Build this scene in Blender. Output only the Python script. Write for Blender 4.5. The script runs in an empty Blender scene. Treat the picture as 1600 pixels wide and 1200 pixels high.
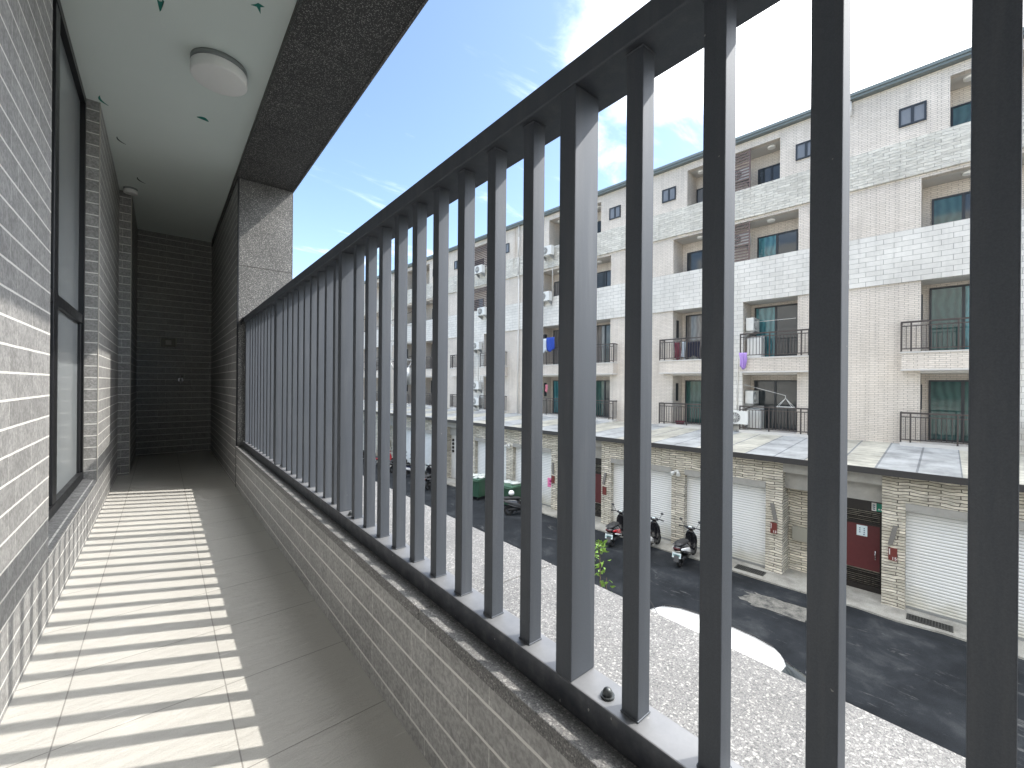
import bpy, bmesh, math, random
from mathutils import Vector, Matrix
R = math.radians
rnd = random.Random(7)
scene = bpy.context.scene
COL = scene.collection

# ---------------------------------------------------------------- camera
EYE = 5.7                       # eye height above the street
yaw, roll = R(39.83), R(0.47)
fw = Vector((math.sin(yaw), math.cos(yaw), 0.0))
rt = Vector((math.cos(yaw), -math.sin(yaw), 0.0))
up = Vector((0, 0, 1))
r2 = rt * math.cos(roll) + up * math.sin(roll)
u2 = up * math.cos(roll) - rt * math.sin(roll)
cam_d = bpy.data.cameras.new('camera')
cam = bpy.data.objects.new('camera', cam_d)
COL.objects.link(cam)
cam.matrix_world = Matrix(((r2.x, u2.x, -fw.x, 0), (r2.y, u2.y, -fw.y, 0), (r2.z, u2.z, -fw.z, EYE), (0, 0, 0, 1)))
cam_d.sensor_width = 36
cam_d.lens = 656.2 / 1600 * 36
cam_d.clip_start = 0.02
cam_d.clip_end = 3000
scene.camera = cam

# ---------------------------------------------------------------- sun and sky
SUN_EL, SUN_AZ = R(47.8), R(117.0)      # azimuth clockwise from +Y
sd = Vector((math.sin(SUN_AZ) * math.cos(SUN_EL), math.cos(SUN_AZ) * math.cos(SUN_EL), math.sin(SUN_EL)))
sl = bpy.data.lights.new('sun', 'SUN')
sl.energy = 2.35
sl.angle = R(0.53)
sl.color = (1.0, 0.95, 0.87)
so = bpy.data.objects.new('sun', sl)
COL.objects.link(so)
so.rotation_euler = (-sd).to_track_quat('-Z', 'Y').to_euler()
so.location = (20, -10, 40)

world = bpy.data.worlds.new('World')
scene.world = world
world.use_nodes = True
wt = world.node_tree
wt.nodes.clear()
def WN(t, **k):
    n = wt.nodes.new(t)
    for a, b in k.items(): setattr(n, a, b)
    return n
wl = wt.links.new
sky = WN('ShaderNodeTexSky', sky_type='NISHITA', sun_disc=False, sun_elevation=SUN_EL, sun_rotation=SUN_AZ)
sky.air_density = 1.0; sky.dust_density = 0.9; sky.ozone_density = 1.5
tc = WN('ShaderNodeTexCoord')
sp = WN('ShaderNodeSeparateXYZ'); wl(tc.outputs['Generated'], sp.inputs[0])
zz = WN('ShaderNodeMath', operation='ADD'); wl(sp.outputs['Z'], zz.inputs[0]); zz.inputs[1].default_value = 0.12
dx = WN('ShaderNodeMath', operation='DIVIDE'); wl(sp.outputs['X'], dx.inputs[0]); wl(zz.outputs[0], dx.inputs[1])
dy = WN('ShaderNodeMath', operation='DIVIDE'); wl(sp.outputs['Y'], dy.inputs[0]); wl(zz.outputs[0], dy.inputs[1])
cb = WN('ShaderNodeCombineXYZ'); wl(dx.outputs[0], cb.inputs[0]); wl(dy.outputs[0], cb.inputs[1])
n1 = WN('ShaderNodeTexNoise'); n1.inputs['Scale'].default_value = 1.1; n1.inputs['Detail'].default_value = 10; n1.inputs['Roughness'].default_value = 0.58
wl(cb.outputs[0], n1.inputs['Vector'])
# more cloud towards the sun's side of the sky
dv = WN('ShaderNodeVectorMath', operation='DOT_PRODUCT'); wl(tc.outputs['Generated'], dv.inputs[0]); dv.inputs[1].default_value = sd
gm = WN('ShaderNodeMapRange'); wl(dv.outputs['Value'], gm.inputs[0])
for i, v in ((1, 0.58), (2, 0.84), (3, -0.10), (4, 0.36)): gm.inputs[i].default_value = v
# unseen cloud bank added in the west, behind the viewer, to brighten the facade
dv2 = WN('ShaderNodeVectorMath', operation='DOT_PRODUCT'); wl(tc.outputs['Generated'], dv2.inputs[0]); dv2.inputs[1].default_value = (-0.90, -0.30, 0.30)
gm2 = WN('ShaderNodeMapRange'); wl(dv2.outputs['Value'], gm2.inputs[0])
for i, v in ((1, 0.10), (2, 0.45), (3, 0.0), (4, 0.12)): gm2.inputs[i].default_value = v
gm3 = WN('ShaderNodeMapRange'); wl(sp.outputs['Z'], gm3.inputs[0])      # more unseen cloud added overhead to fill the balcony with light
for i, v in ((1, 0.70), (2, 0.92), (3, 0.0), (4, 0.30)): gm3.inputs[i].default_value = v
a00 = WN('ShaderNodeMath', operation='ADD'); wl(gm2.outputs[0], a00.inputs[0]); wl(gm3.outputs[0], a00.inputs[1])
a0 = WN('ShaderNodeMath', operation='ADD'); wl(gm.outputs[0], a0.inputs[0]); wl(a00.outputs[0], a0.inputs[1])
ad = WN('ShaderNodeMath', operation='ADD'); wl(n1.outputs[0], ad.inputs[0]); wl(a0.outputs[0], ad.inputs[1])
cr = WN('ShaderNodeMapRange', interpolation_type='SMOOTHSTEP'); wl(ad.outputs[0], cr.inputs[0])
for i, v in ((1, 0.53), (2, 0.86), (3, 0.0), (4, 0.95)): cr.inputs[i].default_value = v
mx = WN('ShaderNodeMix', data_type='RGBA'); wl(cr.outputs[0], mx.inputs[0]); wl(sky.outputs[0], mx.inputs[6]); mx.inputs[7].default_value = (16.0, 16.2, 16.4, 1)
wm = WN('ShaderNodeMapping'); wm.inputs['Rotation'].default_value = (0, 0, 0.9); wm.inputs['Scale'].default_value = (1.0, 2.6, 1); wl(cb.outputs[0], wm.inputs['Vector'])
n2 = WN('ShaderNodeTexNoise'); n2.inputs['Scale'].default_value = 1.5; n2.inputs['Detail'].default_value = 9; n2.inputs['Roughness'].default_value = 0.62; n2.inputs['Distortion'].default_value = 0.5; wl(wm.outputs[0], n2.inputs['Vector'])
w2 = WN('ShaderNodeMapRange', interpolation_type='SMOOTHSTEP'); wl(n2.outputs[0], w2.inputs[0])
for i, v in ((1, 0.52), (2, 0.80), (3, 0.0), (4, 0.42)): w2.inputs[i].default_value = v
mx2 = WN('ShaderNodeMix', data_type='RGBA'); wl(w2.outputs[0], mx2.inputs[0]); wl(mx.outputs[2], mx2.inputs[6]); mx2.inputs[7].default_value = (11.0, 11.4, 11.8, 1)
bg = WN('ShaderNodeBackground'); wl(mx2.outputs[2], bg.inputs[0]); bg.inputs[1].default_value = 0.15
wo = WN('ShaderNodeOutputWorld'); wl(bg.outputs[0], wo.inputs[0])

scene.view_settings.view_transform = 'Standard'
scene.view_settings.look = 'None'
scene.view_settings.exposure = 1.22
scene.view_settings.gamma = 1.0
scene.cycles.use_denoising = True
scene.cycles.max_bounces = 10
scene.cycles.diffuse_bounces = 6
scene.cycles.glossy_bounces = 4
scene.cycles.transmission_bounces = 4
scene.cycles.sample_clamp_indirect = 8

# ---------------------------------------------------------------- materials
MATS = {}
class Mat:
    def __init__(s, name):
        s.m = bpy.data.materials.new(name); s.m.use_nodes = True
        s.nt = s.m.node_tree; s.b = s.nt.nodes['Principled BSDF']
    def n(s, t, **k):
        nd = s.nt.nodes.new(t)
        for a, b in k.items(): setattr(nd, a, b)
        return nd
    def l(s, a, b): s.nt.links.new(a, b)
    def v(s, **k):
        for a, b in k.items(): s.b.inputs[a.replace('_', ' ')].default_value = b
        return s
    def noise(s, vec, scale, detail=3, rough=0.55, dist=0.0):
        t = s.n('ShaderNodeTexNoise'); t.inputs['Scale'].default_value = scale; t.inputs['Detail'].default_value = detail
        t.inputs['Roughness'].default_value = rough; t.inputs['Distortion'].default_value = dist
        if vec is not None: s.l(vec, t.inputs['Vector'])
        return t.outputs[0]
    def ramp(s, fac, stops):
        t = s.n('ShaderNodeValToRGB'); s.l(fac, t.inputs[0]); e = t.color_ramp.elements
        while len(e) < len(stops): e.new(0.5)
        for q, (p, c) in zip(e, stops): q.position = p; q.color = c if len(c) == 4 else (*c, 1)
        return t.outputs[0]
    def mix(s, fac, a, b, blend='MIX'):
        t = s.n('ShaderNodeMix', data_type='RGBA', blend_type=blend)
        for val, i in ((fac, 0), (a, 6), (b, 7)):
            if isinstance(val, (int, float)): t.inputs[i].default_value = val
            elif isinstance(val, tuple): t.inputs[i].default_value = val if len(val) == 4 else (*val, 1)
            else: s.l(val, t.inputs[i])
        return t.outputs[2]
    def math(s, op, a, b=None, clamp=False):
        t = s.n('ShaderNodeMath', operation=op, use_clamp=clamp)
        for val, i in ((a, 0), (b, 1)):
            if val is None: continue
            if isinstance(val, (int, float)): t.inputs[i].default_value = val
            else: s.l(val, t.inputs[i])
        return t.outputs[0]
    def bump(s, h, strength=0.5, dist=0.003, nrm=None):
        t = s.n('ShaderNodeBump'); t.inputs['Strength'].default_value = strength; t.inputs['Distance'].default_value = dist
        s.l(h, t.inputs['Height'])
        if nrm is not None: s.l(nrm, t.inputs['Normal'])
        s.l(t.outputs[0], s.b.inputs['Normal']); return t.outputs[0]
    def pos(s, obj=False):
        if obj: return s.n('ShaderNodeTexCoord').outputs['Object']
        return s.n('ShaderNodeNewGeometry').outputs['Position']
    def wallco(s, obj=False, du=0.0, dv=0.0):
        """(along, height) whichever way an axis-aligned face looks"""
        p = s.pos(obj); sx = s.n('ShaderNodeSeparateXYZ'); s.l(p, sx.inputs[0])
        g = s.n('ShaderNodeNewGeometry'); nn = g.outputs['True Normal']
        if obj:
            vt = s.n('ShaderNodeVectorTransform', vector_type='NORMAL', convert_from='WORLD', convert_to='OBJECT'); s.l(nn, vt.inputs[0]); nn = vt.outputs[0]
        sn = s.n('ShaderNodeSeparateXYZ'); s.l(nn, sn.inputs[0])
        ax = s.math('GREATER_THAN', s.math('ABSOLUTE', sn.outputs[0]), 0.5)
        az = s.math('GREATER_THAN', s.math('ABSOLUTE', sn.outputs[2]), 0.6)
        ay = s.math('MAXIMUM', ax, az)
        def sel(f, a, b):   # f ? a : b
            return s.math('ADD', s.math('MULTIPLY', f, a), s.math('MULTIPLY', s.math('SUBTRACT', 1.0, f), b))
        u = sel(ay, sx.outputs[1], sx.outputs[0]); v = sel(az, sx.outputs[0], sx.outputs[2])
        c = s.n('ShaderNodeCombineXYZ'); s.l(s.math('ADD', u, du), c.inputs[0]); s.l(s.math('ADD', v, dv), c.inputs[1])
        return c.outputs[0]
    def brick(s, co, w, h, mort, c1, c2, cm, off=0.5, smooth=0.1, bias=0.0, sq=1.0):
        t = s.n('ShaderNodeTexBrick'); t.offset = off; t.squash = sq
        s.l(co, t.inputs['Vector'])
        for k, val in (('Color1', (*c1, 1)), ('Color2', (*c2, 1)), ('Mortar', (*cm, 1)), ('Scale', 1.0), ('Mortar Size', mort), ('Mortar Smooth', smooth), ('Bias', bias), ('Brick Width', w), ('Row Height', h)):
            t.inputs[k].default_value = val
        return t.outputs['Color'], t.outputs['Fac']

def reg(name):
    def deco(f):
        m = Mat(name); f(m); MATS[name] = m.m; return f
    return deco
def plain(name, col, rough=0.5, metal=0.0, nz=0.12, scale=30, coat=0.0, spec=0.5):
    m = Mat(name); m.v(Roughness=rough, Metallic=metal, Coat_Weight=coat, Specular_IOR_Level=spec)
    f = m.noise(m.pos(True), scale, 4, 0.6)
    m.l(m.mix(m.math('MULTIPLY', f, nz * 2), col, tuple(c * (1 - 0.55) for c in col)), m.b.inputs['Base Color'])
    m.l(m.math('ADD', m.math('MULTIPLY', f, 0.2), rough - 0.1, True), m.b.inputs['Roughness'])
    MATS[name] = m.m; return m.m

def grey_tile(name, dv, du, k=1.0):
    m = Mat(name); co = m.wallco(False, du, dv); p = m.pos()
    c, f = m.brick(co, 0.285, 0.0835, 0.0019, (0.262 * k, 0.26 * k, 0.257 * k), (0.325 * k, 0.322 * k, 0.318 * k), (0.60, 0.595, 0.575), 0.29)
    sv = m.n('ShaderNodeSeparateXYZ'); m.l(co, sv.inputs[0])
    fr = m.math('FRACT', m.math('ADD', m.math('DIVIDE', sv.outputs[1], 0.0835), 0.5))
    wob = m.math('MULTIPLY', m.math('SUBTRACT', m.noise(p, 24, 2), 0.5), 0.030)
    f = m.math('MAXIMUM', m.math('MULTIPLY', f, 0.6), m.math('LESS_THAN', m.math('ABSOLUTE', m.math('ADD', m.math('SUBTRACT', fr, 0.5), wob)), 0.044))
    bed = m.math('LESS_THAN', m.math('ABSOLUTE', m.math('ADD', m.math('SUBTRACT', fr, 0.5), wob)), 0.044)
    joint = m.mix(m.noise(p, 30, 4), (0.66, 0.655, 0.63), (0.80, 0.79, 0.76))
    n1 = m.noise(p, 55, 5, 0.65); n2 = m.noise(p, 6, 3)
    sp = m.ramp(m.noise(p, 75, 3, 0.6, 0.4), [(0.38, (0.72,) * 3), (0.62, (1.18,) * 3)])
    mot = m.ramp(m.noise(p, 16, 5, 0.7), [(0.34, (0.80,) * 3), (0.66, (1.14,) * 3)])
    c2 = m.mix(1.0, m.mix(1.0, c, sp, 'MULTIPLY'), mot, 'MULTIPLY')
    c3 = m.mix(m.math('MULTIPLY', n2, 0.35), c2, (0.30 * k, 0.297 * k, 0.29 * k))
    c3 = m.mix(bed, c3, joint)
    m.l(c3, m.b.inputs['Base Color']); m.v(Roughness=0.62)
    h = m.math('ADD', m.math('MULTIPLY', m.math('SUBTRACT', 1.0, f), 1.0), m.math('MULTIPLY', n1, 0.55))
    m.bump(h, 0.95, 0.005); MATS[name] = m.m
grey_tile('grey_tile', 0.0835 * 100 - (EYE - 0.697), 0.05, 1.22)
grey_tile('grey_tile_house', 0.0835 * 100 - (EYE - 0.312), 0.53)

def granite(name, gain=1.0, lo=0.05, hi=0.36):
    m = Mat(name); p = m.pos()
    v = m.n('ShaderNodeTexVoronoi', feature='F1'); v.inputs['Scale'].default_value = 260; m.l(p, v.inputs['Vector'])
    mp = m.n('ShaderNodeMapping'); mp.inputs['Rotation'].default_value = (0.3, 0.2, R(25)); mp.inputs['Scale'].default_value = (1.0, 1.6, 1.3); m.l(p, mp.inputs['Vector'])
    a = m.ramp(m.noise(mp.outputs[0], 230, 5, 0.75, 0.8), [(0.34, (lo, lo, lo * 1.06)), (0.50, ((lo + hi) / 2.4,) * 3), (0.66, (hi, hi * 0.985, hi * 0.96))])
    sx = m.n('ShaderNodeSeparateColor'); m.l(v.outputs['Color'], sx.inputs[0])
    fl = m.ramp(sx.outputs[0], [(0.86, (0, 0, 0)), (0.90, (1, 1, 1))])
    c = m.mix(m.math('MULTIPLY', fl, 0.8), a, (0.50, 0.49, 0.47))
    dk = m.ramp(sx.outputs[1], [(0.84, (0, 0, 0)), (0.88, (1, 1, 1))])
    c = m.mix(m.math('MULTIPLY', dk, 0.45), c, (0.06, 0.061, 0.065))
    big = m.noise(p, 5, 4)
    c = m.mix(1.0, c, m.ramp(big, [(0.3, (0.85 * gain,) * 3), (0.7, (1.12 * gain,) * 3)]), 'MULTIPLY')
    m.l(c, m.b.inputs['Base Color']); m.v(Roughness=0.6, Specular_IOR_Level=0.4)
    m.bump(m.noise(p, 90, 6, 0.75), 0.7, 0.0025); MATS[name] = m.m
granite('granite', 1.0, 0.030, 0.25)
granite('granite_shaded', 0.8, 0.016, 0.13)  # beam underside: shade put into the colour of a darker granite copy
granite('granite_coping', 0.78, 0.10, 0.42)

@reg('floor_tile')
def _(m):
    p = m.pos(); sx = m.n('ShaderNodeSeparateXYZ'); m.l(p, sx.inputs[0])
    cb = m.n('ShaderNodeCombineXYZ'); m.l(m.math('ADD', sx.outputs[0], 0.225 + 3.93), cb.inputs[0]); m.l(m.math('ADD', sx.outputs[1], -1.661 + 3.93), cb.inputs[1])
    c, f = m.brick(cb.outputs[0], 0.393, 0.393, 0.0018, (0.52, 0.507, 0.475), (0.56, 0.545, 0.51), (0.24, 0.23, 0.21), 0.0, 0.0)
    n2 = m.noise(p, 3.5, 4)
    c = m.mix(m.math('MULTIPLY', n2, 0.45), c, (0.50, 0.493, 0.47))
    fine = m.ramp(m.noise(p, 260, 2), [(0.3, (0.93,) * 3), (0.7, (1.05,) * 3)])
    c = m.mix(1.0, c, fine, 'MULTIPLY')
    # slate-like cleft relief running across the tile
    mp = m.n('ShaderNodeMapping'); mp.inputs['Rotation'].default_value = (0, 0, R(38)); mp.inputs['Scale'].default_value = (3.0, 22.0, 1); m.l(p, mp.inputs['Vector'])
    cl = m.ramp(m.noise(mp.outputs[0], 1.6, 6, 0.7, 0.8), [(0.44, (0, 0, 0)), (0.50, (1, 1, 1)), (0.56, (0.25,) * 3)])
    h = m.math('ADD', m.math('MULTIPLY', cl, 0.45), m.math('ADD', m.math('MULTIPLY', m.noise(p, 40, 4), 0.35), m.math('MULTIPLY', m.math('SUBTRACT', 1.0, f), 1.4)))
    ms = m.n('ShaderNodeMapping'); ms.inputs['Rotation'].default_value = (0, 0, R(52)); ms.inputs['Scale'].default_value = (2.2, 30.0, 1); m.l(p, ms.inputs['Vector'])
    sc = m.ramp(m.noise(ms.outputs[0], 2.4, 4, 0.6, 0.6), [(0.66, (0, 0, 0)), (0.70, (1, 1, 1))])
    c = m.mix(m.math('MULTIPLY', sc, 0.5), c, (0.72, 0.70, 0.66))
    sc2 = m.ramp(m.noise(p, 9, 6, 0.7), [(0.62, (0, 0, 0)), (0.74, (1, 1, 1))])
    c = m.mix(m.math('MULTIPLY', sc2, 0.45), c, (0.36, 0.34, 0.30))
    m.l(c, m.b.inputs['Base Color']); m.v(Roughness=0.55, Specular_IOR_Level=0.35)
    m.bump(h, 0.6, 0.0028)

@reg('ceiling_plaster')
def _(m):
    p = m.pos(); n = m.noise(p, 2.2, 4)
    m.l(m.mix(n, (0.76, 0.835, 0.80), (0.81, 0.88, 0.845)), m.b.inputs['Base Color']); m.v(Roughness=0.85)
    m.bump(m.noise(p, 90, 4), 0.25, 0.002)

@reg('railing_paint')
def _(m):
    p = m.pos()
    f = m.noise(p, 620, 2, 0.7)
    c = m.ramp(f, [(0.35, (0.110, 0.120, 0.137)), (0.65, (0.128, 0.139, 0.158))])
    du = m.ramp(m.noise(p, 90, 2, 0.4), [(0.80, (0, 0, 0)), (0.815, (1, 1, 1))])
    c = m.mix(m.math('MULTIPLY', du, 0.5), c, (0.55, 0.54, 0.52))
    mz = m.n('ShaderNodeMapping'); mz.inputs['Scale'].default_value = (38, 38, 3.0); m.l(p, mz.inputs['Vector'])
    run = m.ramp(m.noise(mz.outputs[0], 1.0, 5, 0.65), [(0.46, (0, 0, 0)), (0.74, (1, 1, 1))])
    c = m.mix(m.math('MULTIPLY', run, 0.22), c, (0.235, 0.24, 0.25))
    m.l(c, m.b.inputs['Base Color']); m.v(Roughness=0.68, Metallic=0.92, Specular_IOR_Level=0.4)
    m.bump(m.noise(p, 500, 2), 0.2, 0.0004)
@reg('railing_base')
def _(m):
    p = m.pos()
    c = m.ramp(m.noise(p, 22, 5, 0.65), [(0.3, (0.08, 0.086, 0.10)), (0.55, (0.125, 0.132, 0.147)), (0.75, (0.20, 0.205, 0.215))])
    du = m.ramp(m.noise(p, 85, 2, 0.4), [(0.755, (0, 0, 0)), (0.775, (1, 1, 1))])
    c = m.mix(m.math('MULTIPLY', du, 0.7), c, (0.6, 0.59, 0.57))
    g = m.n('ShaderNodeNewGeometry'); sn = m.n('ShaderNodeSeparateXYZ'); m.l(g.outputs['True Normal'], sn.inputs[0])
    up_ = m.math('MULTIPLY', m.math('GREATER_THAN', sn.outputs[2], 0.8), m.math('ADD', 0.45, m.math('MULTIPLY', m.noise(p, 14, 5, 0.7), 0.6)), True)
    c = m.mix(up_, c, (0.27, 0.275, 0.285))            # some dust, and the sunlit look of the top put into the colour
    m.l(c, m.b.inputs['Base Color']); m.v(Roughness=0.5)
    m.l(m.math('SUBTRACT', 0.85, m.math('MULTIPLY', up_, 0.5)), m.b.inputs['Metallic'])

plain('dark_metal', (0.030, 0.032, 0.036), 0.45, 0.2)
plain('bolt_metal', (0.10, 0.11, 0.115), 0.45, 0.7, 0.3, 60)
plain('window_frame', (0.020, 0.021, 0.024), 0.38, 0.3)
plain('lamp_white', (0.90, 0.90, 0.88), 0.45, 0, 0.04)
plain('lamp_ring', (0.30, 0.32, 0.315), 0.4, 0.3, 0.05)
plain('chip_green', (0.01, 0.22, 0.17), 0.6, 0, 0.15)
plain('chip_dark', (0.03, 0.07, 0.065), 0.6, 0, 0.15)
plain('grout', (0.46, 0.44, 0.40), 0.8)
plain('dark_plastic', (0.16, 0.15, 0.12), 0.4)
plain('chrome', (0.55, 0.55, 0.56), 0.18, 1.0, 0.05)

@reg('window_glass')
def _(m):
    p = m.pos()
    m.l(m.mix(m.noise(p, 8, 3), (0.26, 0.29, 0.31), (0.31, 0.335, 0.35)), m.b.inputs['Base Color'])
    m.v(Roughness=0.30, Specular_IOR_Level=0.7, Coat_Weight=0.6, Coat_Roughness=0.12)

# -- the apartment row across the street
def stain(m, c, sx, amt=0.5, col=(0.30, 0.20, 0.11)):
    """rust and rain streaks that run down beside each downpipe"""
    fr = m.math('FRACT', m.math('DIVIDE', m.math('ADD', sx.outputs[1], 100 * 8.51 - 2.75), 8.51))
    near = m.math('SUBTRACT', 1.0, m.math('MULTIPLY', m.math('ABSOLUTE', m.math('SUBTRACT', fr, 0.02)), 34.0), True)
    mp = m.n('ShaderNodeMapping'); mp.inputs['Scale'].default_value = (1, 7, 0.5); m.l(m.pos(True), mp.inputs['Vector'])
    k = m.math('MULTIPLY', near, m.ramp(m.noise(mp.outputs[0], 1.4, 4), [(0.40, (0, 0, 0)), (0.66, (1, 1, 1))]))
    hi = m.math('MULTIPLY', m.math('SUBTRACT', sx.outputs[2], 12.6), 0.6, True)
    return m.mix(m.math('MULTIPLY', m.math('MULTIPLY', k, hi), amt), c, col)
def facade(name, w, h, mort, c1, c2, cm, off, bump, nscale, namp, dv, dirt=0.3, warp=0.0, rust=0.0, rough=0.6, strata=None):
    m = Mat(name); co = m.wallco(True, 300.0, 50 * h - dv)
    p = m.pos(True); sx = m.n('ShaderNodeSeparateXYZ'); m.l(p, sx.inputs[0])
    if warp:
        nv = m.n('ShaderNodeTexNoise'); nv.inputs['Scale'].default_value = 2.2; nv.inputs['Detail'].default_value = 3; m.l(p, nv.inputs['Vector'])
        va = m.n('ShaderNodeVectorMath', operation='SUBTRACT'); m.l(nv.outputs['Color'], va.inputs[0]); va.inputs[1].default_value = (0.5, 0.5, 0.5)
        vs = m.n('ShaderNodeVectorMath', operation='SCALE'); m.l(va.outputs[0], vs.inputs[0]); vs.inputs['Scale'].default_value = warp
        vo = m.n('ShaderNodeVectorMath', operation='ADD'); m.l(co, vo.inputs[0]); m.l(vs.outputs[0], vo.inputs[1]); co = vo.outputs[0]
    c, f = m.brick(co, w, h, mort, c1, c2, cm, off)
    big = m.ramp(m.noise(p, 0.55, 5), [(0.35, (0.88,) * 3), (0.65, (1.05,) * 3)])
    c = m.mix(1.0, c, big, 'MULTIPLY')
    mp = m.n('ShaderNodeMapping'); mp.inputs['Scale'].default_value = (1, 2.5, 0.25); m.l(p, mp.inputs['Vector'])
    st = m.ramp(m.noise(mp.outputs[0], 1.5, 5, 0.65), [(0.5, (0, 0, 0)), (0.75, (1, 1, 1))])
    c = m.mix(m.math('MULTIPLY', st, dirt), c, tuple(0.5 * x for x in c1))
    pn = p
    if strata:
        ms = m.n('ShaderNodeMapping'); ms.inputs['Scale'].default_value = strata; m.l(p, ms.inputs['Vector']); pn = ms.outputs[0]
    nf = m.noise(pn, nscale, 5, 0.65)
    c = m.mix(1.0, c, m.ramp(nf, [(0.3, (1 - namp,) * 3), (0.7, (1 + namp * 0.5,) * 3)]), 'MULTIPLY')
    if rust: c = stain(m, c, sx, rust)
    m.l(c, m.b.inputs['Base Color']); m.v(Roughness=rough)
    m.bump(m.math('ADD', m.math('SUBTRACT', 1.0, f), m.math('MULTIPLY', nf, 0.8)), 0.9, bump)
    MATS[name] = m.m
facade('beige_tile', 0.25, 0.064, 0.0055, (0.67, 0.605, 0.53), (0.73, 0.665, 0.59), (0.36, 0.325, 0.285), 0.37, 0.006, 18, 0.10, 0.0, 0.34, 0, 0.8)
facade('white_tile', 0.47, 0.1755, 0.006, (0.65, 0.63, 0.585), (0.71, 0.69, 0.645), (0.31, 0.30, 0.28), 0.42, 0.006, 8, 0.07, 9.26, 0.30)
facade('split_stone', 0.42, 0.104, 0.005, (0.60, 0.575, 0.51), (0.74, 0.715, 0.64), (0.40, 0.385, 0.34), 0.37, 0.07, 3.2, 0.26, 12.8, 0.25, 0.10, 0.6, strata=(1, 1.6, 7))
facade('ledge_stone', 0.55, 0.078, 0.009, (0.56, 0.52, 0.42), (0.86, 0.80, 0.68), (0.11, 0.095, 0.075), 0.41, 0.06, 3.0, 0.42, 0.0, 0.35, 0.13, strata=(1, 1.4, 8))

@reg('awning_sheet')
def _(m):
    p = m.pos(True); sx = m.n('ShaderNodeSeparateXYZ'); m.l(p, sx.inputs[0])
    fr = m.math('FRACT', m.math('DIVIDE', m.math('ADD', sx.outputs[1], 313.0 + 0.29), 3.13))
    grey = m.math('LESS_THAN', fr, 0.503)
    lines = m.math('LESS_THAN', m.math('FRACT', m.math('MULTIPLY', sx.outputs[0], 2.6)), 0.16)
    seam = m.math('LESS_THAN', m.math('ABSOLUTE', m.math('SUBTRACT', m.math('FRACT', m.math('MULTIPLY', fr, 3.976)), 0.5)), 0.47)
    a = m.mix(lines, (0.50, 0.485, 0.42), (0.38, 0.37, 0.32))
    b = m.mix(m.noise(p, 2.5, 5), (0.36, 0.375, 0.38), (0.45, 0.46, 0.46))
    c = m.mix(grey, a, b)
    c = m.mix(seam, (0.22, 0.23, 0.24), c)
    d = m.ramp(m.noise(p, 1.2, 6, 0.7), [(0.36, (0.60,) * 3), (0.60, (1.05,) * 3)])
    m.l(m.mix(1.0, c, d, 'MULTIPLY'), m.b.inputs['Base Color']); m.v(Roughness=0.65, Specular_IOR_Level=0.25)
plain('gutter_black', (0.022, 0.022, 0.024), 0.4)
plain('roof_trim', (0.17, 0.20, 0.20), 0.45, 0.2)
plain('white_render', (0.74, 0.73, 0.70), 0.8, 0, 0.15, 3)
plain('grey_concrete', (0.40, 0.39, 0.36), 0.85, 0, 0.35, 5)
plain('soffit', (0.60, 0.58, 0.55), 0.8, 0, 0.1, 3)
plain('rail_brown', (0.060, 0.050, 0.048), 0.45, 0.2)
plain('louvre_brown', (0.15, 0.105, 0.095), 0.5, 0.1)
plain('frame_dark', (0.030, 0.036, 0.044), 0.4, 0.2)
plain('door_red', (0.11, 0.022, 0.024), 0.45, 0, 0.25, 9)
plain('door_black', (0.016, 0.013, 0.012), 0.35)
plain('ac_white', (0.72, 0.72, 0.69), 0.5, 0, 0.12, 6)
plain('ac_grille', (0.10, 0.10, 0.10), 0.5)
plain('galv', (0.36, 0.37, 0.37), 0.4, 0.6)
plain('pipe_white', (0.66, 0.64, 0.60), 0.5)
plain('steel_box', (0.36, 0.35, 0.30), 0.4, 0.2)
plain('sign_red', (0.15, 0.030, 0.024), 0.5)
plain('sign_green', (0.0, 0.26, 0.17), 0.45)
plain('paper', (0.70, 0.82, 0.86), 0.7)
plain('paper_white', (0.85, 0.85, 0.83), 0.7)
plain('ink_blue', (0.05, 0.13, 0.22), 0.7)
plain('pink_paper', (0.80, 0.22, 0.42), 0.7)
plain('magenta_ink', (0.36, 0.03, 0.17), 0.7)
plain('white_paint', (0.80, 0.80, 0.78), 0.5)
plain('bracket_grey', (0.19, 0.18, 0.165), 0.6)
@reg('shutter')
def _(m):
    p = m.pos(True); sx = m.n('ShaderNodeSeparateXYZ'); m.l(p, sx.inputs[0])
    z = m.math('MULTIPLY', sx.outputs[2], 1 / 0.078)
    fr = m.math('FRACT', z)
    g = m.math('LESS_THAN', fr, 0.13)
    c = m.mix(m.noise(p, 1.2, 4), (0.70, 0.71, 0.70), (0.77, 0.775, 0.76))
    low = m.ramp(m.math('ADD', m.math('MULTIPLY', sx.outputs[2], 0.55), m.math('MULTIPLY', m.noise(p, 3, 4), 0.5)), [(0.30, (0.74, 0.71, 0.62)), (0.62, (1, 1, 1))])
    c = m.mix(1.0, c, low, 'MULTIPLY')
    m.l(m.mix(g, c, (0.33, 0.33, 0.32)), m.b.inputs['Base Color']); m.v(Roughness=0.45)
    m.bump(m.math('SINE', m.math('MULTIPLY', fr, 3.14159)), 0.8, 0.012)
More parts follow.
